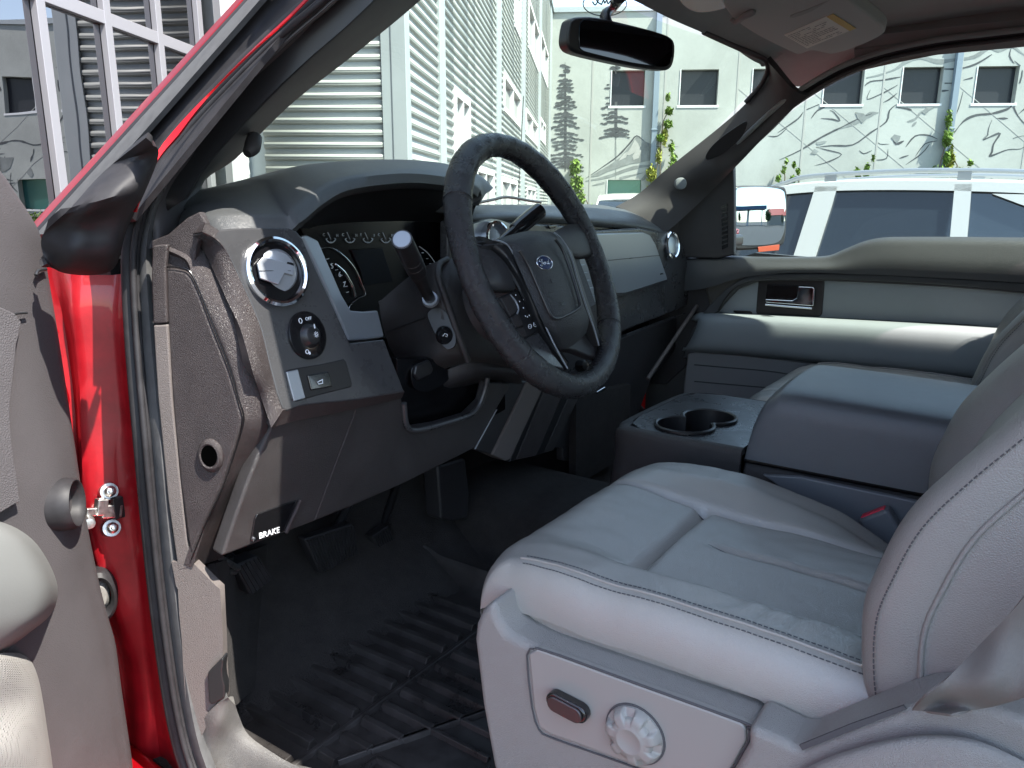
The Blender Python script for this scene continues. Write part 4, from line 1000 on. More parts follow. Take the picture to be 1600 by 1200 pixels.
# beige cloth pocket
rows = []
for (v, ur) in ((1020, 30), (1032, 48), (1060, 60), (1100, 68), (1140, 74), (1180, 80), (1230, 86)):
    rows.append([DP(-300, v, .05), DP(-150, v, .055), DP(-40, v, .05 + .004 * math.sin(v * .06)), DP(ur - 45, v, .046 + .006 * math.sin(v * .05)), DP(ur - 10, v, .032), DP(ur, v, .016)])
grid('cloth_pocket', rows, 'fabric_beige', door, .01, 4, 4)
for (a, b) in (((62, 985), (135, 1215)), ((84, 960), (158, 1215))):
    tube('panel_crease', [DP(a[0], a[1], .010), DP((a[0] + b[0]) / 2 + 6, (a[1] + b[1]) / 2, .010), DP(*b, .010)], .0022, 'door_gray', door, 8)
# rubber stop cup
c = DP(98, 788, .010)
n_ = (dn * .80 + V((.55, -.1, .05))).normalized()
lathe('rubber_stop', [(.0275, -.012), (.0275, -.002), (.0270, .006), (.0245, .0105), (.0225, .010), (.0195, .004), (.0175, -.004), (.012, -.006), (.0115, -.001), (.009, -.0005), (.0085, -.006), (0, -.006)], c + n_ * .004, n_, 'rubber', door, 44, auto=50, cap=False)
# outer skin
mb = MB(); a = D0 + dn * -.05
mb.prism([a + dv * .0 + UZ * (H - .66), a + dv * 1.05 + UZ * (H - .66), a + dv * 1.05 + UZ * (H - .14), a + dv * .0 + UZ * (H - .14)], -dn * .08); mb.build('door_skin', 'red_paint', door, bev=.01)

# ---- passenger wing mirror
wc = P(1190, 338, t=2.374)
inc = ray(1190, 366).normalized(); out_ = V((.115, -1, 0.0)).normalized(); wn = (out_ - inc).normalized()
WMo = [(1149, 292), (1158, 290), (1190, 290), (1222, 291), (1229, 296), (1231, 310), (1230, 350), (1228, 372), (1222, 384), (1200, 388), (1165, 391), (1148, 389), (1143, 370), (1141, 330), (1143, 300)]
wm = poly('wing_mirror', Ps(WMo, pl=(wc - wn * .004, wn)), 'satin_black', TR, .07, 3, .008)
GX = [[(1150, 296), (1160, 293), (1190, 292), (1218, 295), (1227, 300)], [(1147, 315), (1160, 315), (1190, 315), (1218, 315), (1229, 315)], [(1146, 338), (1160, 338), (1190, 338), (1218, 338), (1229, 338)], [(1146, 360), (1160, 360), (1190, 360), (1218, 360), (1227, 360)], [(1150, 379), (1160, 383), (1190, 383), (1213, 380), (1222, 374)]]
rows = []
for r in GX:
    rr_ = []
    for (u, v) in r:
        p = P(u, v, pl=(wc + wn * .002, wn)); rr_.append(p - wn * ((p - wc).length_squared / 2.6))
    rows.append(rr_)
grid('mirror_glass', rows, 'mirror', wm, .002, 6, 6)
poly('turn_signal', Ps([(1184, 386), (1218, 382), (1217, 391), (1185, 394)], pl=(wc - wn * .003, wn)), 'orange_lens', wm, .006, 0, .001, raise_=.001)
mb = MB(); mb.box(V((.97, wc.y + .05, wc.z - .07)), (.18, .06, .035)); mb.build('mirror_bracket', 'satin_black', wm, bev=.01)

poly('dash_end_panel', [P(u, v, X=.772) for u, v in [(1000, 330), (1040, 312), (1066, 300), (1075, 340), (1076, 400), (1100, 440), (1110, 480), (1085, 560), (1040, 600), (1000, 600)]], 'charcoal', TR, .01)
mb = MB(); mb.box((0, .975, H - .24), (1.60, .06, .34)); mb.build('dash_core', 'satin_black', TR)

tube('header_seal', [WP(u, v, .016) for u, v in ((1100, 50), (1150, 73), (1188, 89), (1198, 97), (1199, 112), (1188, 134), (1165, 160))], .006, 'pillar_trim', TR, 10)

a_, b_ = P(540, -95, X=-.705), V((-.68, .40, H + .385))
tube('pillar_top', [a_, a_.lerp(b_, .5) + V((-.004, .0, .01)), b_], [.036, .036, .036], 'pillar_trim', TR, 16)
a_, b_ = P(470, -95, X=-.735), V((-.735, .38, H + .375))
tube('pillar_skin_top', [a_, a_.lerp(b_, .5) + V((-.004, .0, .01)), b_], [.022, .024, .026], 'red_paint', TR, 16)

grid('cowl_panel', [[V((x * wd_, y, H + z_ - .05 * abs(x) ** 3)) for x in (-1, -.6, -.2, .2, .6, 1)] for y, z_, wd_ in ((.98, -.105, .79), (1.12, -.112, .81), (1.27, -.122, .83), (1.30, -.15, .83))], 'satin_black', TR, .01, 3, 3, toward=V((0, 0, 9)))  # black cowl added over the bonnet to cut red bounce onto the headliner
# ================================================================== DASHBOARD
ST = [  # opening edge px, Y ; crest px, Y
 ((292, 362), .80, (296, 338), .83), ((320, 352), .755, (318, 326), .83), ((372, 351), .725, (360, 314), .84), ((440, 351), .715, (405, 299), .83), ((458, 341), .715, (425, 288), .83), ((492, 313), .735, (460, 273), .84), ((532, 292), .755, (515, 265), .86),
 ((590, 282), .77, (590, 261), .87), ((650, 279), .78, (650, 262), .87), ((705, 286), .79, (700, 268), .87), ((742, 300), .80, (740, 281), .87), ((736, 322), .80, (763, 299), .86)]
rows = []
for (e, ye, c, yc) in ST:
    E = P(*e, Y=ye); C_ = P(*c, Y=yc); lo = P(e[0] - 1, e[1] + 5, Y=ye + .012)
    F = V((C_.x, 1.02, min(C_.z - .005, H - .004))); F2 = V((C_.x * 1.02, 1.13, H - .03))
    rows.append([lo, E, E.lerp(C_, .5) + UZ * .004, C_, C_.lerp(F, .5) + UZ * .004, F, F2])
dash = grid('dashboard', rows, 'dash_top', TR, .01, 4, 4)
# inside of the hood down to the cluster
CLY = .88
CT = [(470, 366), (474, 362), (480, 358), (486, 355), (492, 352), (515, 349), (550, 347), (600, 346), (640, 346), (690, 349), (715, 355), (722, 380)]
grid('cluster_hood', [[P(e[0] - 1, e[1] + 4, Y=ye + .010), P(a[0], a[1] + 2, Y=CLY + .004)] for (e, ye, c, yc), a in list(zip(ST, CT))[3:]], 'satin_black', dash, .006, 3, 3, toward=CAM - UZ * .4)
clu = poly('instrument_cluster', Ps([(466, 350), (486, 335), (550, 325), (640, 325), (715, 335), (740, 420), (720, 520), (600, 530), (545, 515)], Y=CLY), 'cluster_black', dash, .02)
def gauge(cx, cy, r, a0, a1, par, th=.0009, Y=CLY - .002, yr=1.15):
    mb = MB(); mb.tube([P(cx + r * math.cos(rad(a)), cy + r * yr * math.sin(rad(a)), Y=Y) for a in [lerp(a0, a1, k / 12) for k in range(13)]], th, 6, sm=1)
    return mb
for k, (cx, l, r_) in enumerate(((517, 'C', 'H'), (547, 'C', 'H'), (575, 'E', 'F'), (603, 'C', 'H'))):
    mb = gauge(cx, 370, 8, 20, 160, clu)
    mb.tube([P(cx, 374, Y=CLY - .002), P(cx - 5, 363, Y=CLY - .002)], .0006, 5)
    for a in (20, 90, 160): mb.tube([P(cx + 8 * math.cos(rad(a)), 370 + 9 * math.sin(rad(a)), Y=CLY - .002), P(cx + 5.5 * math.cos(rad(a)), 370 + 6.5 * math.sin(rad(a)), Y=CLY - .002)], .0005, 5)
    g_ = mb.build('small_gauge', 'gauge_mark', clu, True)
    text('gauge_letter', l, P(cx - 11, 367, Y=CLY - .003), (1, 0, 0), (0, 0, 1), .006, 'gauge_mark', clu); text('gauge_letter', r_, P(cx + 10, 368, Y=CLY - .003), (1, 0, 0), (0, 0, 1), .006, 'gauge_mark', clu)
# rev counter
mb = MB(); mb.tube([P(u, v, Y=CLY - .003) for u, v in ((500, 388), (520, 388), (540, 402), (556, 422), (566, 445), (571, 460), (560, 466), (548, 476), (545, 484))], .0008, 6, sm=4)
mb.build('dial_rim', 'chrome', clu, True)
mb = MB(); mb.tube([P(u, v, Y=CLY - .004) for u, v in ((523, 412), (537, 424), (545, 436), (552, 450), (555, 464))], .0022, 8, sm=4); mb.build('dial_ring', 'chrome', clu, True)
mb = MB()
for (u, v) in ((514, 404), (520, 412), (528, 421), (535, 430), (540, 440), (543, 447), (545, 456)): mb.tube([P(u - 4, v + 1, Y=CLY - .003), P(u, v, Y=CLY - .003)], .0005, 5)
mb.build('dial_ticks', 'white_mark', clu)
for s_, (u, v) in (('5', (519, 416)), ('6', (531, 429)), ('7', (538, 445))): text('dial_number', s_, P(u, v, Y=CLY - .004), (1, 0, 0), (0, 0, 1), .011, 'white_mark', clu)
poly('display_screen', Ps([(548, 390), (598, 387), (615, 440), (570, 447), (562, 420)], Y=CLY - .003), 'screen', clu, .002, 0, .001)
mb = MB(); mb.tube([P(u, v, Y=CLY - .003) for u, v in ((655, 385), (668, 395), (678, 408), (684, 420))], .0007, 6, sm=3)
for (u, v) in ((662, 395), (669, 404), (674, 412)): mb.tube([P(u - 3, v, Y=CLY - .003), P(u, v, Y=CLY - .003)], .0006, 5)
mb.build('speed_dial', 'white_mark', clu, True)
# grey L trim in front of the cluster
FPt = P(442, 642, Y=.655); FN = V((.03, -.97, .23)).normalized()
def FP(u, v, off=0.0): return P(u, v, pl=(FPt + FN * off, FN))
poly('cluster_trim', [P(472, 368, Y=.735), P(480, 366, Y=.74), P(497, 375, Y=.75), P(522, 432, Y=.745), P(545, 484, Y=.74), P(568, 486, Y=.74), P(591, 484, Y=.74), P(601, 526, Y=.725), P(572, 530, Y=.72), P(546, 532, Y=.72), P(520, 470, Y=.725), P(495, 415, Y=.73)], 'silver_trim', dash, .014, 0, .003)
# left front face
face = poly('dash_fascia', [FP(*q) for q in [(316, 362), (345, 358), (372, 356), (420, 355), (452, 356), (464, 361), (473, 372), (496, 424), (522, 480), (547, 536), (601, 530), (612, 560), (624, 590), (632, 612), (560, 625), (475, 634), (448, 643), (442, 640), (432, 612), (420, 566), (408, 515), (390, 470), (369, 424), (352, 390), (335, 372)]], 'fascia', dash, .02, 0, .004)
# bevel between the face and the end panel
BV = [((316, 362), (290, 366)), ((335, 372), (304, 378)), ((352, 390), (318, 392)), ((369, 424), (334, 424)), ((390, 470), (356, 472)), ((408, 515), (376, 515)), ((423, 578), (394, 578)), ((433, 617), (408, 622)), ((442, 641), (424, 668))]
rows = []
for (a, b) in BV:
    A = FP(*a); B = P(*b, X=-.815 if b[1] < 600 else -.80); rows.append([A, A.lerp(B, .5) + V((-.003, -.003, 0)), B])
grid('fascia_bevel', rows, 'fascia_left' if 'fascia_left' in M else 'brown_trim', dash, .01, 3, 4)
rows = []
for (a, b) in (((442, 641), (424, 668)), ((475, 633), (467, 657)), ((560, 624), (550, 640)), ((632, 612), (628, 622))):
    A = FP(*a); rows.append([A, FP(b[0], b[1], -.012)])
grid('fascia_bevel', rows, 'brown_trim', dash, .01, 3, 4)
ECP = (P(320, 650, X=-.838), V((-.90, -.43, .04)).normalized())
# strip between ridge and end cap, running down to the knee panel
SB = [((290, 366), (262, 392)), ((304, 378), (280, 400)), ((318, 394), (292, 410)), ((334, 424), (300, 434)), ((356, 472), (318, 478)), ((376, 515), (336, 520)), ((394, 578), (359, 578)), ((408, 625), (372, 622)), ((418, 668), (381, 657)), ((404, 710), (368, 702)), ((386, 755), (351, 755)), ((366, 812), (324, 812)), ((346, 872), (299, 888))]
rows = []
for (a, b) in SB:
    xa = interp(a[1], [(366, -.815), (600, -.803), (668, -.79), (872, -.79)]); A = P(*a, X=xa); B = P(*b, pl=ECP) + ECP[1] * -.002
    rows.append([A, A.lerp(B, .25) + V((-.004, -.001, 0)), A.lerp(B, .75) + V((-.003, 0, 0)), B])
grid('dash_side_strip', rows, 'brown_trim', dash, .01, 3, 4)
# end cap with its round hole
EC = [(258, 420), (270, 420), (290, 424), (299, 434), (312, 462), (334, 520), (357, 578), (371, 625), (379, 655), (367, 700), (348, 756), (322, 812), (298, 872), (292, 840), (280, 750), (270, 650), (262, 540), (259, 470)]
ec = poly('end_cap', Ps(EC, pl=ECP), 'brown_trim', dash, .02, 0, .004)
tube('panel_gap', Ps([(259, 418), (272, 417), (292, 421), (301, 431), (314, 460), (336, 518), (359, 577), (373, 624), (381, 656), (369, 700), (350, 756), (324, 812), (299, 874)], pl=ECP), .0009, 'cluster_black', ec, 6, sm=3)
hc = P(330, 711, pl=ECP) + ECP[1] * .0035
lathe('hole_rim', [(.0115, .0006), (.0135, .0018), (.016, .0012), (.0185, -.0015), (.0185, -.006), (.0115, -.006)], hc, (-.9, -.43, .04), 'brown_trim', ec, 36, sc=(.78, 1), cap=False)
lathe('access_hole', [(0, .0008), (.0118, .0010), (.0118, -.004), (0, -.004)], hc, (-.9, -.43, .04), 'void_black', ec, 32, sc=(.78, 1))  # black disc; the shade inside the hole is put into its colour
# outer grained strip next to the seal; sunlit lower part coloured paler
poly('dash_edge_strip', [P(u, v, pl=(P(262, 650, X=-.858), V((-.86, -.50, .02)).normalized())) for u, v in [(239, 508), (250, 508), (261, 507), (262, 520), (268, 620), (280, 740), (292, 845), (299, 872), (299, 886), (278, 893), (262, 780), (246, 620)]], 'kick_trim', dash, .006, 0, .002)
poly('dash_corner', [P(u, v, pl=(ECP[0] - ECP[1] * .006, ECP[1])) for u, v in [(236, 376), (262, 366), (292, 340), (312, 330), (322, 350), (316, 366), (306, 384), (300, 436), (262, 440), (240, 436)]], 'brown_trim', dash, .01, 0, .002)
poly('dash_edge_strip', [P(u, v, pl=(P(262, 650, X=-.858), V((-.86, -.50, .02)).normalized())) for u, v in [(238, 384), (250, 382), (262, 382), (258, 420), (261, 505), (250, 506), (239, 506), (236, 430)]], 'brown_trim', dash, .006, 0, .002)  # upper part of the strip, its shade put into a darker colour
# vent
vc = FP(432, 425, .004); vn_ = (FN + V((-.10, 0, .0))).normalized()
def ring(name, c, n, r0, r1, hh, m, par, sc=(1, 1)):
    return lathe(name, [(r0 * .93, -.012), (r0 * .95, -.004), (r0, .001), (r0 * 1.03, hh * .8), ((r0 + r1) / 2, hh), (r1 * .985, hh * .7), (r1, 0), (r1, -.01)], c, n, m, par, 56, sc)
vent = ring('air_vent', vc, vn_, .0315, .0385, .006, 'chrome', dash)
lathe('vent_bore', [(0, -.016), (.030, -.016), (.0325, .0)], vc, vn_, 'cluster_black', vent, 40)
vx, vy, _ = frame(vn_)
bl = lathe('vent_louvre', [(0, .004), (.012, .0036), (.0225, .0005), (.0262, -.005), (.0262, -.009), (0, -.009)], vc - vx * .001 + vn_ * .0, (vn_ + V((-.25, 0, -.10))).normalized(), 'silver_trim', vent, 40)
def VB(a, b, off): return vc + vx * a + vy * b + vn_ * off
poly('louvre_tab', [VB(-.024, .010, .0045), VB(-.016, .0165, .0045), VB(.010, .0085, .007), (VB(.019, .004, .008)), VB(.014, -.006, .009), VB(.004, -.003, .009), VB(-.006, -.0145, .008), VB(-.024, -.006, .005)], 'silver_trim', vent, .003, 0, .0008, toward=CAM)
tube('louvre_line', [VB(-.025, .002, .0052), VB(.012, -.001, .0088)], .0004, 'satin_black', vent, 5)
poly('louvre_notch', [VB(.010, .0075, .0075), VB(.0165, .013, .004), VB(.021, .010, .004), VB(.018, .0045, .0082)], 'cluster_black', vent, .002, 0, 0)
# headlight switch
hcn = FP(480, 524, .001)
hs_ = lathe('headlight_switch', [(0, .003), (.024, .003), (.0265, .002), (.027, 0), (.027, -.006), (0, -.006)], hcn, FN, 'gloss_black', dash, 48, sc=(.98, 1.02))
lathe('rotary_knob', [(0, .010), (.009, .010), (.0105, .009), (.012, .006), (.014, .003), (.0145, .0)], hcn + vx * .001 - UZ * .001, FN, 'satin_black', hs_, 40)
fx, fy, _ = frame(FN)
def HK(a, b, o=.0035): return hcn + fx * a + fy * b + FN * o
mb = MB(); mb.box(HK(.004, .0085, .0105), (.0012, .005, .0006), (fx, fy, FN))
sc_ = HK(.004, -.001, .0105)
for k in range(8): mb.box(sc_ + (fx * math.cos(k * .785) + fy * math.sin(k * .785)) * .0027, (.0016, .0005, .0005), (fx * math.cos(k * .785) + fy * math.sin(k * .785), fy * math.cos(k * .785) - fx * math.sin(k * .785), FN))
mb.tube([sc_ + (fx * math.cos(a) + fy * math.sin(a)) * .0014 for a in [k * .785 for k in range(8)]], .0003, 5, True)
mb.tube([HK(-.008 + .0022 * math.cos(a), .017 + .0028 * math.sin(a)) for a in [k * .524 for k in range(12)]], .0004, 5, True)
mb.tube([HK(-.008 + .0022 * math.cos(a), -.018 + .0022 * math.sin(a)) for a in [k * .524 for k in range(12)]], .0005, 5, True); mb.box(HK(-.005, -.020), (.002, .003, .0004), (fx, fy, FN))
mb.build('switch_symbols', 'white_mark', hs_)
text('switch_lettering', 'OFF', HK(.004, .0180), fx, fy, .0052, 'white_mark', hs_, .0002)
# lower switch plate
sp = poly('switch_plate', [FP(u, v, .001) for u, v in [(446, 580), (452, 577), (500, 569), (537, 561), (541, 564), (551, 601), (549, 605), (500, 617), (462, 628), (456, 625)]], 'satin_black', dash, .006, 0, .0015)
poly('blank_panel', [FP(u, v, .0025) for u, v in [(448, 581), (466, 577), (478, 622), (460, 627)]], 'silver_trim', sp, .003, 0, .0012)
rk = poly('rocker_switch', [FP(u, v, .0035) for u, v in [(481, 586), (514, 580), (520, 604), (487, 610)]], 'gloss_black', sp, .004, 0, .0015)
mb = MB(); mb.tube([FP(496, 597, .0045), FP(504, 593, .0045), FP(504, 599, .0045), FP(498, 600, .0045)], .0006, 5, True); mb.build('switch_symbol', 'white_mark', rk)
# knee panel
KN = V((0, -.985, -.17)).normalized(); KPt = P(424, 668, Y=.672)
def KP(u, v, off=0): return P(u, v, pl=(KPt + KN * off, KN))
kp = poly('knee_panel', [KP(u, v) for u, v in [(424, 664), (500, 645), (560, 632), (628, 618), (634, 660), (642, 672), (690, 664), (735, 650), (757, 628), (764, 598), (800, 600), (776, 640), (740, 702), (688, 728), (632, 756), (550, 792), (475, 822), (400, 850), (346, 871), (366, 812), (386, 755), (404, 710)]], 'charcoal', dash, .02, 0, .004)
tube('panel_seam', [KP(556, 641, .001), KP(492, 812, .001)], .0011, 'brown_trim', kp, 6)
tube('panel_seam', [KP(776, 640, .001), KP(742, 702, .001)], .0012, 'silver_trim', kp, 6)
tube('opening_lip', [KP(u, v, .002) for u, v in ((631, 630), (634, 660), (641, 671), (655, 672), (690, 663), (728, 651), (746, 638), (757, 612), (762, 590))], .0042, 'fascia', kp, 10)
poly('column_opening', [KP(u, v, -.03) for u, v in [(620, 560), (620, 690), (700, 690), (790, 640), (790, 560)]], 'cluster_black', kp, .01)  # black sheet set back here, standing for the shade in the opening
# brake release
br = poly('brake_release', [KP(u, v, .002) for u, v in [(398, 812), (402, 804), (445, 788), (464, 782), (455, 808), (446, 830), (420, 838), (392, 846)]], 'gloss_black', dash, .006, 0, .001)
tube('handle_edge', [KP(470, 781, .003), KP(447, 832, .003)], .0026, 'brown_trim', br, 8)
lathe('bright_pin', [(0, .003), (.0025, .002), (.003, -.004)], KP(397, 842, .003), KN, 'chrome', br, 12)
dr_ = (KP(440, 828) - KP(402, 840)).normalized()
text('brake_lettering', 'BRAKE', KP(421, 833, .003), dr_, UZ, .0098, 'white_mark', br, .0003)
# steering column shroud
RW = [[((592, 472), .80), ((645, 428), .765), ((688, 407), .70), ((760, 395), .69)],
      [((597, 505), .80), ((652, 468), .735), ((692, 437), .682), ((770, 450), .665)],
      [((610, 545), .80), ((662, 515), .715), ((703, 487), .667), ((785, 500), .655)],
      [((630, 575), .785), ((668, 560), .705), ((722, 549), .658), ((800, 555), .65)],
      [((634, 590), .78), ((680, 580), .71), ((745, 566), .665), ((815, 580), .66)]]
col = grid('steering_column', [[P(*q, Y=y) for q, y in r] for r in RW], 'charcoal', TR, .012, 5, 5)
RW2 = [[((634, 590), .78), ((690, 580), .705), ((745, 566), .67), ((815, 580), .66)], [((638, 612), .775), ((690, 605), .71), ((755, 585), .67), ((815, 590), .665)], [((642, 632), .79), ((690, 622), .745), ((757, 598), .71), ((815, 600), .70)]]
grid('lower_shroud', [[P(*q, Y=y) for q, y in r] for r in RW2], 'dark_plastic', col, .01, 4, 4)
tube('shroud_ridge', [P(u, v, Y=y - .004) for u, v, y in ((699, 405, .70), (686, 414, .695), (685, 432, .684), (694, 460, .676), (706, 495, .665), (722, 540, .656), (731, 564, .655))], .0045, 'charcoal', col, 10)
tube('shroud_seam', [P(604, 519, Y=.79), P(640, 505, Y=.745), P(665, 496, Y=.708)], .0008, 'satin_black', col, 6)
sw = poly('switch_pocket', [P(u, v, Y=y) for u, v, y in ((668, 490, .697), (684, 480, .683), (699, 490, .668), (712, 520, .657), (712, 540, .655), (700, 546, .66), (688, 536, .672), (676, 514, .688))], 'satin_black', col, .004, 3, .001, raise_=.002)
lathe('column_button', [(0, .004), (.0105, .004), (.012, .002), (.0125, -.004)], P(695, 524, Y=.666) , (-.45, -.85, .1), 'gloss_black', sw, 32, sc=(.95, 1.05))
mb = MB(); pb = P(695, 524, Y=.6615); bn = V((-.45, -.85, .1)).normalized(); bx, by, _ = frame(bn)
mb.tube([pb + bx * a + by * b for a, b in ((-.003, -.001), (0, .0025), (.004, .001), (.003, -.0025), (.001, -.001))], .0005, 5); mb.build('button_symbol', 'white_mark', sw)
igc = poly('ignition_pocket', [P(u, v, Y=.70) for u, v in [(640, 578), (652, 565), (680, 560), (708, 566), (722, 575), (705, 585), (690, 600), (665, 612), (644, 606)]], 'cluster_black', col, .004, 3, .001, raise_=.004)
poly('ignition_key_switch', [P(u, v, Y=.692) for u, v in [(651, 571), (672, 562), (678, 576), (676, 584), (655, 596), (648, 586)]], 'satin_black', igc, .01, 0, .003)
# stalks
a, b_ = P(672, 467, Y=.675), P(628, 374, Y=.60)
stalk = tube('indicator_stalk', [a, a.lerp(b_, .25) + V((.0, 0, -.002)), a.lerp(b_, .48), a.lerp(b_, .55), b_], [.0075, .008, .0105, .0122, .0118], 'satin_black', col, 24, sm=3)
dd = (b_ - a).normalized(); lathe('stalk_cap', [(0, .001), (.0100, .001), (.0108, -.001), (.0108, -.004)], b_, dd, 'silver_trim', stalk, 28)
for k in (.62, .70): lathe('stalk_ring', [(.0121, 0), (.0125, .0007), (.0121, .0014)], a.lerp(b_, k), dd, 'charcoal', stalk, 28)
tube('stalk_collar', [a - dd * .004, a + dd * .002], [.0115, .0105], 'silver_trim', stalk, 20)
a, b_ = P(803, 362, Y=.70), P(842, 330, Y=.69)
gs = tube('gear_shifter', [a - (b_ - a) * .6, a, a.lerp(b_, .1), b_.lerp(a, .05), b_], [.008, .009, .0125, .0135, .012], 'gloss_black', col, 24, sm=3)
mb = MB(); d_ = (b_ - a).normalized(); q_ = (CAM - b_).normalized(); sd_ = d_.cross(q_).normalized()
for k in range(6): mb.box(a.lerp(b_, .60 + k * .055) + q_ * .0135, (.0012, .0035, .0006), (d_, sd_, q_))
mb.box(a.lerp(b_, .96) + q_ * .0132, (.002, .002, .0006), (d_, sd_, q_)); mb.build('shifter_marking', 'white_mark', gs)

# ---- passenger side of the dashboard
TN = [(700, 326, .83), (735, 339, .83), (800, 338, .83), (870, 339, .83), (940, 345, .835), (1000, 352, .84), (1030, 360, .84), (1045, 372, .84)]
rows = []
for i, (u, v, y) in enumerate(TN):
    A = P(u, v, Y=y); x = A.x; zf = -.004 - (.03 if i == 7 else .012 if i == 6 else 0)
    rows.append([A - UZ * .012 + V((0, .006, 0)), A, V((x, y + .03, lerp(A.z, H + zf, .4) + .002)), V((x, .96, H + zf)), V((x * .98, 1.16, H - .02))])
grid('dash_top_pad', rows, 'dash_top', dash, .01, 3, 4)
poly('dash_gap', Ps([(735, 339), (870, 340), (940, 347), (1003, 354), (1012, 362), (950, 366), (860, 352), (735, 350)], Y=.86), 'cluster_black', dash, .01)
pf = poly('passenger_fascia', Ps([(700, 345), (800, 346), (880, 352), (930, 360), (1000, 356), (1030, 362), (1052, 362), (1068, 385), (1077, 420), (1084, 462), (1083, 474), (1040, 492), (990, 511), (960, 524), (880, 560), (780, 570), (700, 540)], Y=.83), 'fascia', dash, .02, 0, .005)
poly('passenger_panel', Ps([(905, 366), (1005, 363), (1016, 367), (1024, 380), (1042, 432), (1043, 437), (1038, 442), (972, 463), (930, 470), (905, 440)], Y=.822), 'silver_trim', dash, .01, 0, .003)
poly('panel_groove', Ps([(930, 459), (978, 457), (1042, 437), (1043, 440), (978, 462), (930, 466)], Y=.820), 'satin_black', dash, .002, 0, 0)
tube('panel_line', Ps([(950, 407), (1000, 402), (1031, 399)], Y=.820), .0008, 'fascia', dash, 6)
text('panel_lettering', 'AIRBAG', P(1034, 428, Y=.8205), (1, 0, 0), (0, 0, 1), .006, 'satin_black', dash, .0002)
pv = P(1050, 383, Y=.822); pvent = ring('air_vent', pv, V((-.15, -.97, .15)), .028, .037, .006, 'chrome', dash, (.85, 1))
lathe('vent_louvre', [(0, .003), (.022, .001), (.028, -.006), (0, -.01)], pv, V((-.15, -.97, .15)), 'silver_trim', pvent, 36, (.85, 1))
cv = P(776, 372, Y=.80); cvt = ring('air_vent', cv, V((-.15, -.97, .15)), .022, .030, .006, 'chrome', dash)
lathe('vent_louvre', [(0, -.002), (.022, -.004), (0, -.01)], cv, V((-.15, -.97, .15)), 'silver_trim', cvt, 36)
grid('vent_pod', [[P(735, 352, Y=.815), P(770, 342, Y=.815), P(800, 352, Y=.815), P(812, 372, Y=.815)], [P(735, 420, Y=.815), P(770, 420, Y=.815), P(800, 420, Y=.815), P(818, 420, Y=.815)]], 'silver_trim', dash, .01, 3, 2)
poly('console_screen', Ps([(856, 352), (874, 351), (868, 356), (860, 358)], Y=.825), 'cluster_black', dash, .003)
# centre stack control keys behind the wheel
mb = MB()
for i in range(4):
    for j in range(4):
        q = [(905 + i * 7.5 + j * 2.3 + a, 402 + j * 9 - i * 1.2 + b) for a, b in ((0, 0), (6.6, -1), (8.7, 7), (2.0, 8))]
        mb.prism(Ps(q, Y=.826), (0, .004, 0))
mb.build('stack_keys', 'fascia', dash, bev=.0008)
poly('stack_bezel', Ps([(900, 398), (935, 394), (948, 440), (912, 448)], Y=.829), 'cluster_black', dash, .003)
for k in range(5):
    v0 = 415 + k * 12; u0 = 906 + k * 4.4
    poly('stack_key', Ps([(u0, v0), (u0 + 9, v0 - 2), (u0 + 12, v0 + 8), (u0 + 3.5, v0 + 10)], Y=.815), 'silver_trim', dash, .008, 0, .001)
# lower dash, dark
poly('glovebox', Ps([(880, 566), (960, 532), (1084, 486), (1060, 540), (1018, 592), (1000, 640), (985, 690), (940, 720), (880, 720)], Y=.86), 'dark_plastic', dash, .02, 0, .004)
tube('glovebox_seam', Ps([(978, 523), (1030, 503), (1078, 487)], Y=.835), .0012, 'fascia', dash, 6)
poly('centre_stack', Ps([(760, 560), (905, 560), (900, 650), (880, 700), (770, 690)], Y=.855), 'dark_plastic', dash, .02)
# side strips of the centre stack; sunlight on lit_side is a paler colour
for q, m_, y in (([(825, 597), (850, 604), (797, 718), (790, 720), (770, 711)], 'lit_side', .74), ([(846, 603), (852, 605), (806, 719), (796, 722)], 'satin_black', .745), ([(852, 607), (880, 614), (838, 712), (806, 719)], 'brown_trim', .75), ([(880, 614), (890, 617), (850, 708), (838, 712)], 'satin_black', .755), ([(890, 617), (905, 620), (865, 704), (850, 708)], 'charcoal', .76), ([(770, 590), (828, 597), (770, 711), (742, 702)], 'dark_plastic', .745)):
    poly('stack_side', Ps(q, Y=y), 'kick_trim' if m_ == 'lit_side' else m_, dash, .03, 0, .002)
kn = P(905, 572, Y=.80); lathe('stack_knob', [(0, .02), (.010, .019), (.0125, .014), (.0135, .0)], kn, (-.2, -.95, .2), 'gloss_black', dash, 28)
mb = MB()
for k in range(3): mb.box(P(921 + k * 9, 570 - k * 3, Y=.81), (.008, .006, .009))
mb.build('stack_keys', 'gloss_black', dash, bev=.001)
poly('stack_panel', Ps([(876, 545), (920, 540), (930, 585), (885, 595)], Y=.82), 'fascia', dash, .006)
poly('chrome_key', Ps([(933, 612), (946, 604), (947, 610), (934, 616)], Y=.78), 'chrome', dash, .004)
tube('dash_end_strip', [P(1089, 478, Y=.80), P(1050, 535, Y=.81), P(1012, 592, Y=.82)], .0055, 'kick_trim', dash, 8)  # pale colour stands in for sunlight along this end trim
poly('tunnel_side', [P(u, v, Y=.90) for u, v in [(986, 612), (995, 614), (984, 672), (979, 676)]], 'kick_trim', dash, .01, 0, .002)

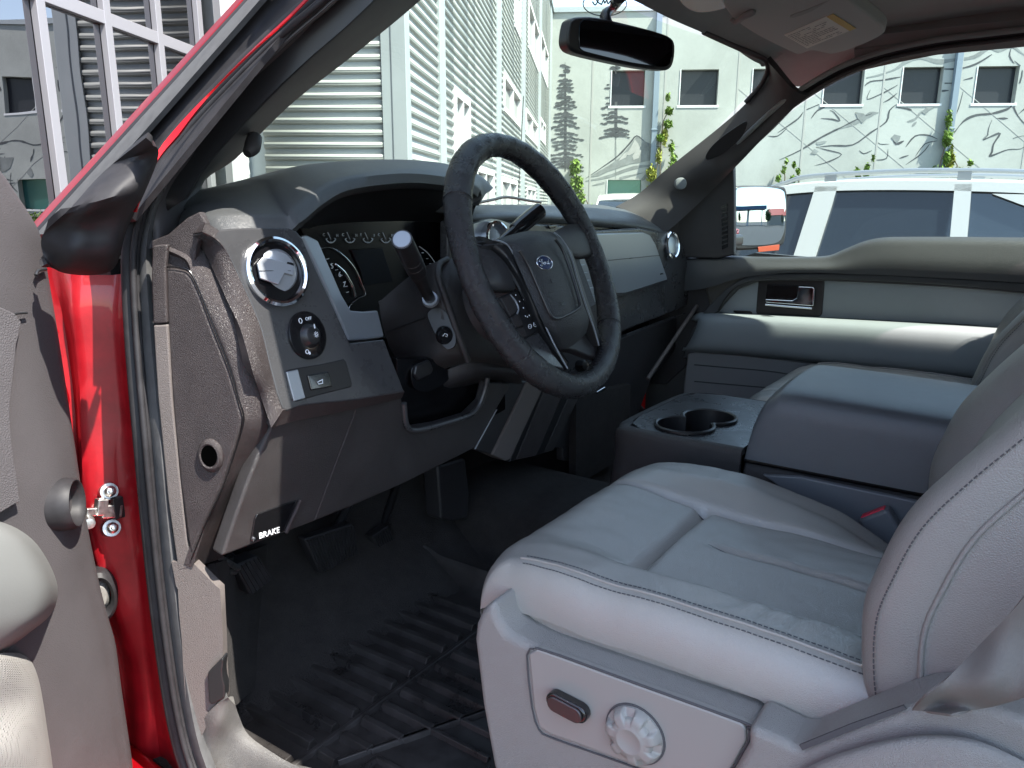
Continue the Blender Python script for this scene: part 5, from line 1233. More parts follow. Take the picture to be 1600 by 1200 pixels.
# ================================================================== STEERING WHEEL
WC = CAM + V((.900, .578, -.084)); WN = V((0.07, -math.cos(rad(24)), math.sin(rad(24)))).normalized()
wx, wy, _ = frame(WN)
def WQ(u, v, off=0): return P(u, v, pl=(WC + WN * off, WN))
RM = .1765; path = []
for k in range(96):
    a = 2 * math.pi * k / 96; path.append(WC + wx * RM * math.cos(a) + wy * RM * math.sin(a))
rr = [.0172 + .0012 * math.cos(4 * 2 * math.pi * k / 96 + math.pi) + .0004 * math.sin(k * 2.1) for k in range(96)]
vs, fs = tubeverts(path, rr, 24, True)
wheel = fromfaces('steering_wheel', vs, fs, 'wheel_leather', TR, True)
def rimp(a, q, r=.0178):
    c = WC + wx * RM * math.cos(a) + wy * RM * math.sin(a); o = (c - WC).normalized()
    return c + o * math.cos(q) * r + WN * math.sin(q) * r
for aa in (rad(148), rad(38), rad(218), rad(-38)):
    tube('rim_seam', [rimp(aa, q, .0180) for q in [k * 6.283 / 20 for k in range(20)]], .0009, 'satin_black', wheel, 6, True, 1)
mb = MB()
for k in range(150):
    a = rad(-60 + k * 2.4 * 0.999)
    if k % 1 == 0: mb.tube([rimp(a - .006, 2.75, .0177), rimp(a + .006, 2.98, .0177)], .00055, 5)
mb.build('stitching', 'satin_black', wheel)
# hub and spokes
hr = [[(752, 384, .006), (785, 371, .012), (825, 361, .018), (862, 362, .012)],
      [(795, 384, .020), (812, 380, .030), (845, 372, .034), (874, 375, .020)],
      [(804, 403, .024), (828, 400, .036), (862, 394, .038), (889, 400, .022)],
      [(819, 437, .024), (845, 434, .040), (878, 428, .040), (899, 434, .024)],
      [(838, 480, .024), (862, 478, .040), (892, 470, .040), (912, 476, .022)],
      [(852, 512, .020), (872, 512, .034), (900, 506, .034), (920, 500, .018)],
      [(864, 538, .008), (880, 546, .012), (900, 536, .014), (916, 520, .008)]]
ab = grid('airbag_cover', [[WQ(u, v, o) for u, v, o in r] for r in hr], 'airbag', wheel, .012, 5, 5)
tube('cover_groove', [WQ(u, v, .0385) for u, v in ((868, 374), (880, 392), (893, 428), (905, 470), (903, 482), (880, 495), (868, 498), (860, 492), (850, 470), (838, 442), (826, 415), (812, 392))], .0022, 'satin_black', ab, 8)
text('cover_lettering', 'SRS', WQ(880, 474, .043), wx, wy, .009, 'satin_black', ab, .0002)
tube('cover_mark', [WQ(u, v, .0425) for u, v in ((860, 436), (862, 441), (866, 440))], .0006, 'satin_black', ab, 5)
# left spoke, frame bands, pods
grid('hub_frame', [[WQ(744, 380, .004), WQ(770, 376, .012), WQ(792, 382, .018)], [WQ(762, 388, .002), WQ(786, 394, .016), WQ(804, 403, .020)], [WQ(786, 412, .002), WQ(802, 418, .018), WQ(819, 437, .020)], [WQ(806, 448, .002), WQ(822, 456, .018), WQ(838, 480, .020)], [WQ(832, 505, .002), WQ(842, 505, .014), WQ(852, 512, .016)], [WQ(858, 545, .0), WQ(862, 540, .008), WQ(866, 540, .008)], [WQ(883, 578, -.004), WQ(886, 577, .0), WQ(888, 576, .0)]], 'satin_black', wheel, .012, 4, 4)
tube('frame_edge', [WQ(u, v, .021) for u, v in ((770, 374), (792, 382), (806, 404), (822, 440), (840, 482), (854, 513), (868, 542), (887, 576))], .0011, 'silver_trim', wheel, 6)
grid('spoke', [[WQ(735, 380, -.004), WQ(750, 384, .002), WQ(776, 392, .004), WQ(795, 402, .004)], [WQ(738, 410, .0), WQ(758, 412, .008), WQ(780, 416, .010), WQ(804, 424, .008)], [WQ(744, 440, .0), WQ(764, 446, .006), WQ(788, 449, .008), WQ(806, 450, .004)], [WQ(752, 452, -.008), WQ(768, 458, -.006), WQ(790, 458, -.006), WQ(808, 456, -.006)]], 'fascia', wheel, .012, 4, 4)
pod = poly('button_pod', [WQ(u, v, .004) for u, v in [(776, 465), (811, 452), (826, 484), (845, 516), (819, 530), (802, 502)]], 'satin_black', wheel, .012, 0, .002)
mb = MB()
for u, v in ((806, 461), (812, 471), (818, 468), (818, 481), (821, 494), (824, 495), (827, 493)):
    p_ = WQ(u, v, .0065); mb.box(p_, (.0016, .0016, .0005), (wx, wy, WN))
for u, v in ((828, 510), (836, 507)): 
    mb.tube([WQ(u + 2.5 * math.cos(a), v + 3.5 * math.sin(a), .0065) for a in [k * .785 for k in range(8)]], .0004, 5, True)
    mb.box(WQ(u, v, .0065), (.002, .0006, .0004), (wx, wy, WN))
mb.build('button_symbols', 'white_mark', pod)
for q in ([(783, 466), (798, 460), (810, 484), (798, 494)], [(799, 496), (811, 490), (818, 508), (806, 512)], [(807, 514), (818, 510), (824, 525), (816, 528)]): poly('button', [WQ(u, v, .0065) for u, v in q], 'charcoal', pod, .004, 0, .001)
tube('toggle_ring', [WQ(u, v, .006) for u, v in ((797, 461), (805, 470), (810, 482), (808, 490))], .0013, 'silver_trim', pod, 8)
poly('lower_spoke', [WQ(u, v, .002) for u, v in [(819, 529), (845, 517), (860, 545), (884, 578), (866, 574), (842, 562), (832, 556)]], 'fascia', wheel, .014, 0, .003)
poly('lower_spoke', [WQ(u, v, -.006) for u, v in [(866, 541), (914, 520), (926, 516), (938, 540), (934, 560), (920, 556), (900, 548)]], 'dark_plastic', wheel, .014, 0, .003)
grid('spoke', [[WQ(862, 364, .008), WQ(885, 352, .006), WQ(905, 349, .004), WQ(922, 345, .0)], [WQ(874, 376, .012), WQ(895, 368, .012), WQ(914, 366, .008), WQ(930, 368, .0)], [WQ(888, 398, .008), WQ(905, 400, .008), WQ(922, 395, .006), WQ(936, 396, .0)], [WQ(892, 404, -.004), WQ(908, 405, -.004), WQ(924, 402, -.006), WQ(938, 402, -.006)]], 'dark_plastic', wheel, .012, 4, 4)
grid('hub_frame', [[WQ(862, 364, .014), WQ(872, 362, .008)], [WQ(888, 396, .018), WQ(893, 392, .010)], [WQ(900, 434, .018), WQ(906, 432, .010)], [WQ(914, 478, .016), WQ(920, 474, .008)], [WQ(926, 512, .010), WQ(932, 508, .004)], [WQ(934, 540, .002), WQ(940, 535, -.002)]], 'satin_black', wheel, .012, 3, 4)
tube('frame_edge', [WQ(u, v, .019) for u, v in ((866, 364), (878, 374), (890, 394), (902, 434), (916, 478), (928, 512), (936, 540))], .0011, 'silver_trim', wheel, 6)
pod2 = poly('button_pod', [WQ(u, v, .0) for u, v in [(893, 400), (905, 404), (915, 430), (932, 476), (922, 482), (912, 452)]], 'dark_plastic', wheel, .010, 0, .002)
lathe('hub_core', [(.045, .0), (.055, -.03), (.055, -.09), (0, -.09)], WQ(842, 445, 0), WN, 'dark_plastic', wheel, 36)
# oval emblem with script
ec_ = WQ(850, 411, .0405); en = (WN + (CAM - ec_).normalized() * .15).normalized()
em = lathe('oval_emblem', [(0, .0016), (.0150, .0012), (.0160, -.001), (.0160, -.004)], ec_, en, 'blue_emblem', wheel, 48, sc=(1.0, .56))
ex, ey, _ = frame(en)
tube('emblem_rim', [ec_ + ex * .0165 * math.cos(a) + ey * .0092 * math.sin(a) + en * .001 for a in [k * 6.283 / 48 for k in range(48)]], .00085, 'chrome', em, 8, True, 1)
mb = MB()
def E_(pts): mb.tube([ec_ + ex * a * .001 + ey * b * .001 + en * .0022 for a, b in pts], .00042, 6, sm=4)
E_([(-4.5, 4.6), (-8.5, 4.8), (-11, 3.4), (-11.2, 1.6), (-9.4, 1.2), (-8.6, 2.6), (-6.5, 4.0), (-3.5, 4.6)])      # F top sweep
E_([(-5.5, 4.4), (-6.6, 1), (-8.2, -3), (-10, -4.4), (-11.4, -3.4), (-10.4, -2)])                                    # F stem
E_([(-9, -.2), (-6.8, .4), (-5, .6)])
E_([(-4.6, -.4), (-3.2, .9), (-1.8, -.2), (-2.6, -2.4), (-4.4, -2.4), (-4.6, -.4), (-3.4, .6), (-1.2, .9)])           # o
E_([(-1.2, .9), (-.2, .3), (-.8, -2.8)]); E_([(-.6, -1), (.6, .7), (2, .8)])                                          # r
E_([(6.2, .4), (4.4, .9), (3.2, -.6), (3.4, -2.4), (5, -2.4), (6.6, -.2), (8.4, 4.4)]); E_([(8.4, 4.4), (6.6, -1), (6.8, -2.6), (8.4, -2.2), (10, -.8)])  # d
mb.build('emblem_script', 'chrome', em, True)
# ================================================================== SEATS
def sq(x): return x * x
def cushz(a, y, xs):
    """height of the cushion top; a = sideways position (m) from its middle, y forward"""
    z = -.405 + .02 * smooth01((y - .30) / .15) - .012 * sq((y - .25) / .3)
    z += .030 * smooth01((abs(a) - .10) / .06) * smooth01((.47 - y) / .25 + .25)
    L, R = -.125, .105
    if a > .10: z -= (.030 * smooth01((.34 - y) / .2) + .035 * smooth01((.20 - y) / .12)) * smooth01((a - .10) / .07)
    def val(d, w, dep): return -dep * math.exp(-sq(d / w))
    if y < .40:
        f = smooth01((.42 - y) / .08)
        z += val(a - L, .007, .014) * smooth01((.37 - y) / .04); 
    z += val(a - R, .0065, .012)
    if L - .01 < a < R + .01:
        z += val(y - .335, .008, .015) * smooth01((a - L + .01) / .02) * smooth01((R + .01 - a) / .02)
        if y < .335: z += val(a + .01, .0055, .007) * smooth01((.30 - y) / .04) + .008 * math.sin(max(0, min(1, (a - L) / (R - L))) * math.pi)
    z += .0022 * mnoise.noise(V((a * 14, y * 14, 3))) + .0010 * mnoise.noise(V((a * 40, y * 30, 8)))
    # creases of worn leather near the outer bolster
    if a < -.10 and y < .26: z += .0012 * smooth01((a + .195) / .02) * smooth01((-.135 - a) / .01) * math.sin(150 * (y + a * .7) + 6 * mnoise.noise(V((a * 20, y * 12, 0)))) * smooth01((.26 - y) / .06)
    return z
def build_seat(root_par, xc, mir, name='seat'):
    """mir=1 driver, -1 passenger"""
    base = MB(); base.box((xc, .10, H - .60), (.40, .55, .16)); seat = base.build(name, 'seat_plastic', root_par, bev=.01)
    hw = .228
    NA, NY = 150, 140; rows = []
    for i in range(NY + 1):
        s = i / NY; r = []
        # along: back .. front top, roll, front face
        if s < .80: y = lerp(-.06, .452, s / .80); rollf = 0; dn_ = 0
        elif s < .93: al = (s - .80) / .13 * math.pi / 2; y = .452 + .052 * math.sin(al); rollf = al; dn_ = .052 * (1 - math.cos(al))
        else: k = (s - .93) / .07; y = .504 - .012 * k; dn_ = .052 + .062 * k
        for j in range(NA + 1):
            q = j / NA
            if q < .06: x = -hw + .004 + .004 * q / .06; ds = .085 - .035 * (q / .06); 
            elif q < .15: al = (1 - (q - .06) / .09) * math.pi / 2; x = -hw + .035 - .032 * math.sin(al) - .004; ds = .050 * (1 - math.cos(al)); 
            elif q <= .85: x = lerp(-hw + .031, hw - .031, (q - .15) / .70); ds = 0
            elif q < .94: al = ((q - .85) / .09) * math.pi / 2; x = hw - .031 + .032 * math.sin(al); ds = .050 * (1 - math.cos(al))
            else: k = (q - .94) / .06; x = hw + .001 - .004 * k; ds = .050 + .035 * k
            fr_ = smooth01((y - .33) / .18); x2 = x * (1 - .03 * fr_ * (abs(x) / hw) ** 3)
            y2 = y - .032 * fr_ * (abs(x) / hw) ** 4
            z = cushz(max(-hw + .02, min(hw - .02, x)), min(y, .46), 1) - max(ds, dn_) - .25 * min(ds, dn_)
            r.append(V((xc + mir * x2, y2, H + z)))
        rows.append(r)
    cu = grid('seat_cushion', rows, 'seat_leather', seat, 0, 1, 1, toward=V((xc, .2, H + 5)))
    def sl_(pts): 
        out = []
        for a, y in pts:
            x = a; fr_ = smooth01((y - .33) / .18); x2 = x * (1 - .03 * fr_ * (abs(x) / hw) ** 3); out.append(V((xc + mir * x2, y - .032 * fr_ * (abs(x) / hw) ** 4, H + cushz(a, min(y, .46), 1) + .0010)))
        return out
    for q in ([(.105, lerp(-.02, .455, k / 40)) for k in range(41)], [(-.125, lerp(-.02, .335, k / 30)) for k in range(31)], [(lerp(-.125, .105, k / 20), .335) for k in range(21)], [(-.01, lerp(-.02, .29, k / 25)) for k in range(26)]):
        tube('cushion_seam', sl_(q), [min(.0008, .0001 + .0002 * min(k_, len(q) - 1 - k_ if q[0][0] != -.01 else (len(q) - 1 - k_))) + (.0006 if k_ < 2 else 0) for k_ in range(len(q))], 'stitch', cu, 6, sm=1)
    # piping + double row of stitches along the outer top edge
    def edge(off, lift):
        pts = []
        for k in range(90):
            y = lerp(-.02, .447, k / 89); x = -hw + .026 + off; fr_ = smooth01((y - .33) / .18)
            x2 = x * (1 - .03 * fr_ * (abs(x) / hw) ** 3) ; y2 = y - .032 * fr_ * (abs(x) / hw) ** 4
            z = cushz(max(-hw + .02, x), min(y, .46), 1) - (.003 if off < 0 else 0); pts.append(V((xc + mir * x2, y2, H + z + lift)))
        return pts
    tube('seam_piping', edge(.002, .0004), .0016, 'seat_leather', cu, 8, sm=1)
    for off in (-.0055, .0085):
        e = edge(off, .0008); mb = MB()
        for k in range(0, 88):
            a, b = e[k], e[k + 1]; mb.tube([a.lerp(b, .15), a.lerp(b, .85)], .0006, 5)
        mb.build('stitching', 'stitch', cu)
    # backrest
    ZB_ = [(-.46, .045), (-.42, .066), (-.38, .080), (-.323, .086), (-.28, .078), (-.234, .063), (-.19, .036), (-.142, .002), (-.08, -.035), (.0, -.072), (.09, -.105), (.18, -.135), (.24, -.16), (.265, -.20)]
    SEC = [(-.210, -.185), (-.226, -.15), (-.231, -.11), (-.230, -.07), (-.2285, -.050), (-.2300, -.040), (-.2285, -.016), (-.218, -.003), (-.2, .001), (-.172, -.006), (-.148, -.024), (-.136, -.040), (-.125, -.036), (-.06, -.030), (0, -.034), (.06, -.030), (.125, -.036), (.136, -.040), (.148, -.024), (.172, -.006), (.2, .001), (.218, -.003), (.2285, -.016), (.2300, -.040), (.2285, -.05), (.230, -.07), (.231, -.11), (.226, -.15), (.210, -.185)]
    rows = []
    zb = crs([V((y, 0, z)) for z, y in ZB_], 5)
    sec = crs([V((a, b, 0)) for a, b in SEC], 3)
    for p in zb:
        z, yf = p.z, p.x; nar = 1 - .18 * smooth01((z - .02) / .28) - .10 * smooth01((-.40 - z) / .08)
        rows.append([V((xc + mir * q.x * nar, yf + q.y * (1 + .1 * (z > 0)) + .0012 * mnoise.noise(V((q.x * 20, z * 20, 5))), H + z + .010 * smooth01(-q.y / .03 if abs(q.x) < .13 else 0) * 0)) for q in sec])
    bk = grid('seat_backrest', rows, 'seat_back', seat, .02, 1, 1, toward=V((xc - mir * 3, 1.5, H)))
    grid('backrest_shell', [[V((p.x, p.y - .004, p.z)) for p in (r[0], r[0].lerp(r[-1], .25) - V((0, .03, 0)), r[0].lerp(r[-1], .75) - V((0, .03, 0)), r[-1])] for r in rows[::4]], 'seat_plastic', seat, .01, 3, 1, toward=V((xc, -5, H)))
    # stitched seam on the front outer edge
    for s_ in (-1, 1):
        mb = MB(); sp = []
        for p in crs([V((y, 0, z)) for z, y in ZB_[1:]], 12):
            nar = 1 - .18 * smooth01((p.z - .02) / .28) - .10 * smooth01((-.40 - p.z) / .08); sp.append(V((xc + mir * s_ * .2295 * nar, p.x - .0125, H + p.z)))
        for a, b in zip(sp, sp[1:]):
            mb.tube([a.lerp(b, .15), a.lerp(b, .8)], .00065, 5)
        mb.build('stitching', 'stitch', bk)
    tube('backrest_seam', [V((p.x + mir * -.0008 * -1, p.y + .0052, p.z)) for p in sp[::4]], .0013, 'seat_back', bk, 6, sm=1)
    # crease on the side
    for s_ in (-1, 1):
        c_ = []
        for p in crs([V((y, 0, z)) for z, y in ZB_[1:]], 4):
            nar = 1 - .18 * smooth01((p.z - .02) / .28) - .10 * smooth01((-.40 - p.z) / .08); c_.append(V((xc + mir * s_ * .2298 * nar, p.x - .046, H + p.z)))
        tube('side_welt', c_, .0022, 'seat_back', bk, 8, sm=1)
    # head restraint
    HRp = [[V((xc + a, yb, H + z)) for a in (-.13, -.12, 0, .12, .13)] for yb, z in ((-.20, .29), (-.16, .30), (-.13, .36), (-.14, .42), (-.20, .44), (-.24, .42))]
    grid('head_restraint', HRp, 'seat_leather', seat, .05, 3, 3)
    return seat
dseat = build_seat(TR, -.452, 1)
pseat = build_seat(TR, .452, -1)
# ---- side shield of the driver seat (plastic), control panel, switch, knob
SX = -.712
sh_ = poly('seat_side_shield', Ps([(738, 1000), (741, 975), (750, 955), (768, 938), (776, 965), (790, 990), (836, 1013), (1000, 1072), (1162, 1130), (1190, 1150), (1190, 1400), (900, 1400), (800, 1300), (768, 1200), (750, 1100)], X=SX), 'seat_plastic', dseat, .05, 0, .012)
cp = poly('control_panel', Ps([(826, 1022), (838, 1015), (880, 1030), (1000, 1074), (1110, 1113), (1158, 1131), (1164, 1138), (1166, 1158), (1140, 1205), (1120, 1240), (1000, 1200), (900, 1162), (860, 1148), (842, 1136), (834, 1105)], X=SX - .003), 'seat_panel', dseat, .012, 0, .004)
tube('panel_gap', Ps([(836, 1012), (880, 1026), (1000, 1070), (1160, 1128), (1168, 1136), (1169, 1160), (1130, 1225)], X=SX - .001), .0012, 'stitch', cp, 6, sm=2)
tube('panel_gap', Ps([(834, 1014), (823, 1024), (831, 1105), (842, 1140), (860, 1152), (930, 1177), (1000, 1202)], X=SX - .001), .0010, 'stitch', cp, 6, sm=2)
sa, sb_ = P(864, 1098, X=SX - .014), P(902, 1118, X=SX - .014); sdv = (sb_ - sa).normalized(); sup = V((-1, 0, 0)).cross(sdv).normalized()
pts = [sb_ + (sdv * math.cos(t) + sup * math.sin(t)) * .0095 for t in [rad(-90 + k * 22.5) for k in range(9)]] + [sa + (sdv * math.cos(t) + sup * math.sin(t)) * .0095 for t in [rad(90 + k * 22.5) for k in range(9)]]
swc = poly('seat_switch', pts, 'gloss_black', cp, .012, 0, .003)
poly('switch_face', [p + V((-.0028, 0, 0)) + ((sa + sb_) / 2 - p) * .16 for p in pts], 'steel_dark' if 'steel_dark' in M else 'steel', swc, .003, 0, .0012)
kc = P(992, 1147, X=SX - .004)
kf = lambda a, r, h: 1 - (.10 * max(0, math.cos(7 * a)) ** .7 if (.018 < r < .0275 and h > .004) else 0)
lathe('knob_seat_ring', [(.0285, .0005), (.0305, .0005), (.0305, -.004)], kc, (-1, 0, 0), 'stitch', cp, 48)
knob = lathe('lumbar_knob', [(0, .013), (.0105, .013), (.0118, .0138), (.013, .0138), (.0142, .0130), (.019, .0128), (.0235, .0120), (.0262, .0095), (.0275, .006), (.0285, .003), (.0288, -.002)], kc, (-1, 0, 0), 'seat_panel', cp, 126, fn=lambda a, r, h: 1 - (.22 * smooth01((math.cos(7 * a + .5) + .15) / .45) if (r > .0188 and h > .004) else 0), auto=50)
# recliner cover
rc = poly('recliner_cover', Ps([(1168, 1134), (1200, 1148), (1236, 1166), (1252, 1172), (1300, 1152), (1360, 1128), (1420, 1106), (1450, 1099), (1500, 1097), (1545, 1104), (1600, 1125), (1700, 1180), (1760, 1260), (1760, 1480), (1100, 1480), (1126, 1240), (1168, 1166)], X=-.728), 'seat_plastic', dseat, .05, 0, .014)
poly('belt_slot', Ps([(1249, 1164), (1330, 1131), (1412, 1102), (1416, 1108), (1340, 1138), (1254, 1172)], X=-.7285), 'stitch', rc, .002, 0, 0, raise_=.0005)
grid('cover_bulge', [[P(u, v, X=-.735 - b) for u, v, b in r] for r in (
    [(1235, 1215, 0), (1290, 1185, .002), (1370, 1160, .003), (1450, 1148, .003), (1530, 1158, .002), (1620, 1200, 0)],
    [(1230, 1235, .004), (1290, 1205, .010), (1370, 1180, .012), (1450, 1170, .012), (1530, 1182, .010), (1610, 1225, .004)],
    [(1235, 1330, .006), (1290, 1300, .014), (1370, 1290, .016), (1450, 1290, .016), (1530, 1300, .014), (1620, 1330, .006)])], 'seat_plastic', rc, .008, 4, 4)
# inboard side panel + buckle
poly('seat_side_shield', [V((-.212, y, H + z)) for y, z in ((.46, -.56), (.46, -.47), (.40, -.47), (.10, -.50), (-.1, -.52), (-.1, -.6))], 'seat_plastic', dseat, .03, 0, .01, toward=V((3, 0, H)))
poly('inboard_trim', [P(u, v, X=-.175) for u, v in [(1190, 742), (1250, 745), (1330, 762), (1416, 780), (1500, 800), (1500, 900), (1400, 900), (1340, 840), (1260, 790)]], 'buckle', dseat, .01, 0, .003)
bx0 = P(1366, 802, X=-.195)
bdir = (P(1352, 796, X=-.195) - P(1385, 850, X=-.195)).normalized(); bsd = V((0, 1, 0)) - bdir * bdir.y; bsd.normalize(); bth = bdir.cross(bsd)
mb = MB(); mb.box(bx0 - bdir * .028, (.060, .044, .024), (bdir, bsd, bth)); bkl = mb.build('seat_belt_buckle', 'buckle', dseat, bev=.006)
mb = MB(); mb.box(bx0 + bdir * .0016, (.004, .034, .014), (bdir, bsd, bth)); mb.build('release_button', 'red_button', bkl, bev=.0012)
# seat belt, driver side
BT = [[(1700, 800), (1700, 900), (1700, 980)], [(1640, 880), (1660, 960), (1680, 1030)], [(1590, 945), (1605, 1010), (1620, 1080)], [(1530, 1008), (1550, 1060), (1568, 1100)], [(1480, 1060), (1505, 1085), (1530, 1108)], [(1445, 1090), (1475, 1100), (1500, 1112)], [(1425, 1110), (1455, 1112), (1485, 1116)]]
rows = []
for i, r in enumerate(BT):
    rows.append([P(u, v, X=-.744 - .011 * math.sin(i * 1.7 + j * 2.3) * (1 if i > 1 else .3)) for j, (u, v) in enumerate(r)])
belt = grid('seat_belt', rows, 'belt_web', TR, .0016, 5, 5)

# ================================================================== CENTRE CONSOLE
KX0, KX1, KZ = -.155, .165, -.372
def prismY(name, sec, y0, y1, m, par, bev=.006):
    mb = MB(); mb.prism([V((x, y0, H + z)) for x, z in sec], (0, y1 - y0, 0)); return mb.build(name, m, par, bev=bev)
con = prismY('centre_console', [(KX0 - .006, -.60), (KX0 - .002, -.42), (KX0 + .012, -.392), (KX1 - .01, -.392), (KX1, -.42), (KX1 + .004, -.60)], -.40, .352, 'charcoal', TR)
# deck with a figure-eight hole
c1, c2, r1, r2 = V((-.093, .474)), V((-.020, .458)), .046, .043
def fig8(grow=0.0, n=64):
    out = []
    c0 = (c1 + c2) / 2
    for k in range(n):
        a = 2 * math.pi * k / n; d = V((math.cos(a), math.sin(a))); best = 0
        for c, r in ((c1, r1 + grow), (c2, r2 + grow)):
            m_ = c0 - c; b = m_.dot(d); q = b * b - (m_.dot(m_) - r * r)
            if q > 0: best = max(best, -b + math.sqrt(q))
        out.append(c0 + d * best)
    return out
bm = bmesh.new()
outer = [(KX0 + .004, .353), (KX1 - .004, .353), (KX1 - .004, .50), (KX1 - .02, .548), (.10, .562), (-.08, .565), (KX0 + .03, .556), (KX0 + .006, .53)]
ov = [bm.verts.new((x, y, H + KZ)) for x, y in outer]; iv = [bm.verts.new((p.x, p.y, H + KZ)) for p in fig8(.001)]
es = [bm.edges.new((ov[i], ov[(i + 1) % len(ov)])) for i in range(len(ov))] + [bm.edges.new((iv[i], iv[(i + 1) % len(iv)])) for i in range(len(iv))]
bmesh.ops.triangle_fill(bm, edges=es, use_beauty=True); bmesh.ops.recalc_face_normals(bm, faces=bm.faces)
if bm.faces[:][0].normal.z < 0: bmesh.ops.reverse_faces(bm, faces=bm.faces)
me = bpy.data.meshes.new('console_deck'); bm.to_mesh(me); bm.free()
deck = link('console_deck', me, 'fascia', con); s_ = deck.modifiers.new('s', 'SOLIDIFY'); s_.thickness = .012; s_.offset = -1
rows = []
side8 = [(KX0 + .006, .353), (KX0 + .006, .53), (KX0 + .03, .556), (-.08, .565), (.10, .562), (KX1 - .02, .548), (KX1 - .004, .50), (KX1 - .004, .353)]
for (g_, z) in ((0, KZ + .0005), (.008, KZ - .003), (.012, KZ - .012), (.012, KZ - .05), (.016, -.50), (.02, -.62)):
    cx = sum(p[0] for p in side8) / 8; rows.append([V((cx + (x - cx) * (1 + g_ * 6), .353 + (y - .353) * (1 + g_ * 4) + g_ * 1.0 * (y > .36), H + z)) for x, y in side8])
grid('console_nose', rows, 'charcoal', con, .008, 4, 3, toward=V((-3, 3, H + 2)))
f0 = fig8(0); f1 = fig8(.006); f2 = fig8(-.008)
vs, fs = [], []; n = len(f0)
for pts, z in ((f1, KZ + .001), (f1, KZ + .0045), (fig8(.003), KZ + .0062), (f0, KZ + .0045), (f0, KZ - .02), (fig8(-.002), KZ - .05), (f2, KZ - .072)):
    vs += [V((p.x, p.y, H + z)) for p in pts]
for i in range(6): fs += [(i * n + k, i * n + (k + 1) % n, (i + 1) * n + (k + 1) % n, (i + 1) * n + k) for k in range(n)]
fs.append(tuple(6 * n + k for k in range(n)))
ch = fromfaces('cup_holder', vs, fs, 'satin_black', con, True, 40)
lathe('cup_ring', [(.030, .001), (.031, .006), (.034, .006), (.035, 0)], V((c1.x + .012, c1.y - .012, H + KZ - .071)), (0, 0, 1), 'dark_plastic', ch, 40)
# lid
LS = [(-.150, -.392), (-.148, -.33), (-.146, -.306), (-.138, -.288), (-.120, -.279), (-.08, -.2735), (0, -.270), (.08, -.273), (.118, -.282), (.130, -.31), (.132, -.392)]
rows = []
for y, k, dz in ((.352, .0, -.0), (.349, .25, 0), (.343, .55, 0), (.332, .82, 0), (.315, .96, 0), (.29, 1, 0), (.15, 1, -.002), (0, 1, -.006), (-.2, 1, -.01), (-.34, 1, -.012), (-.36, .85, -.012), (-.37, .4, -.012)):
    rows.append([V((x * (1 - .03 * (1 - k)), y, H - .392 + (z + .392) * max(k, .02) + dz * (z > -.39))) for x, z in LS])
lid = grid('armrest_lid', rows, 'console_lid' if 'console_lid' in M else 'dash_top', con, .01, 4, 3, toward=V((-2, 0, H + 4)))
tube('console_seam', [V((KX0 - .006, .353, H + z)) for z in (-.395, -.45, -.6)], .0016, 'satin_black', con, 6)
tube('lid_gap', [V((KX0 + .006, y, H - .392)) for y in (.35, .1, -.38)], .003, 'cluster_black', con, 6)

# ================================================================== PASSENGER DOOR TRIM
def XP(lst, x): return [P(u, v, X=x) for u, v in lst]
top = []
for (ua, va), (ub, vb), (uc, vc_) in (((1060, 402), (1062, 412), (1066, 455)), ((1100, 400), (1102, 410), (1105, 450)), ((1145, 400), (1147, 408), (1150, 436)), ((1200, 401), (1202, 410), (1204, 428)), ((1260, 401), (1262, 410), (1262, 426)), ((1295, 399), (1297, 409), (1300, 427)), ((1320, 389), (1322, 402), (1324, 428)), ((1350, 377), (1352, 392), (1354, 429)),
                                  ((1380, 371), (1382, 388), (1384, 430)), ((1420, 370), (1422, 388), (1424, 432)), ((1500, 370), (1502, 390), (1504, 436)), ((1600, 371), (1602, 392), (1604, 442)), ((1720, 372), (1722, 395), (1724, 450))):
    a = P(ua, va, X=.785); b = P(ub, vb, X=.755); c = P(uc, vc_, X=.742)
    top.append([a, a.lerp(b, .5) + V((-.004, 0, .004)), b, b.lerp(c, .5) + V((-.006, 0, 0)), c])
pd = grid('passenger_door', top, 'pdoor_dark', TR, .03, 4, 4)
poly('sail_panel', XP([(1062, 402), (1060, 372), (1058, 345), (1062, 310), (1098, 272), (1128, 258), (1146, 256), (1147, 300), (1147, 398), (1120, 404)], .752), 'charcoal', pd, .02, 0, .004)
mb = MB(); mb.prism(XP([(1127, 322), (1136, 318), (1137, 386), (1128, 390)], .750), (.004, 0, 0)); df = mb.build('defroster_vent', 'cluster_black', pd)
mb = MB()
for k in range(9): mb.prism(XP([(1127, 326 + k * 7), (1136, 323 + k * 7), (1136, 325 + k * 7), (1127, 328 + k * 7)], .748), (.002, 0, 0))
mb.build('vent_bars', 'charcoal', df)
poly('door_panel_back', XP([(1040, 440), (1180, 395), (1300, 405), (1400, 405), (1760, 400), (1760, 760), (1000, 760), (1010, 600)], .790), 'pdoor_dark', pd, .02, 0, 0)
poly('belt_moulding', XP([(1066, 560), (1080, 515), (1105, 480), (1135, 450), (1160, 434), (1190, 427), (1300, 427), (1400, 430), (1500, 436), (1760, 450), (1760, 470), (1575, 455), (1480, 446), (1300, 437), (1192, 437), (1152, 452), (1128, 478), (1122, 487), (1100, 500), (1085, 560)], .748), 'pdoor_dark', pd, .02, 0, .005)
tube('trim_line', XP([(1122, 484), (1140, 458), (1160, 444), (1192, 438), (1300, 438), (1480, 447), (1600, 457)], .744), .0022, 'satin_black', pd, 8)
ins = poly('door_insert', XP([(1122, 488), (1130, 475), (1152, 453), (1172, 442), (1192, 438), (1300, 438), (1480, 447), (1760, 465), (1760, 540), (1600, 516), (1510, 507), (1300, 497), (1183, 493)], .775), 'pdoor_insert', pd, .01)
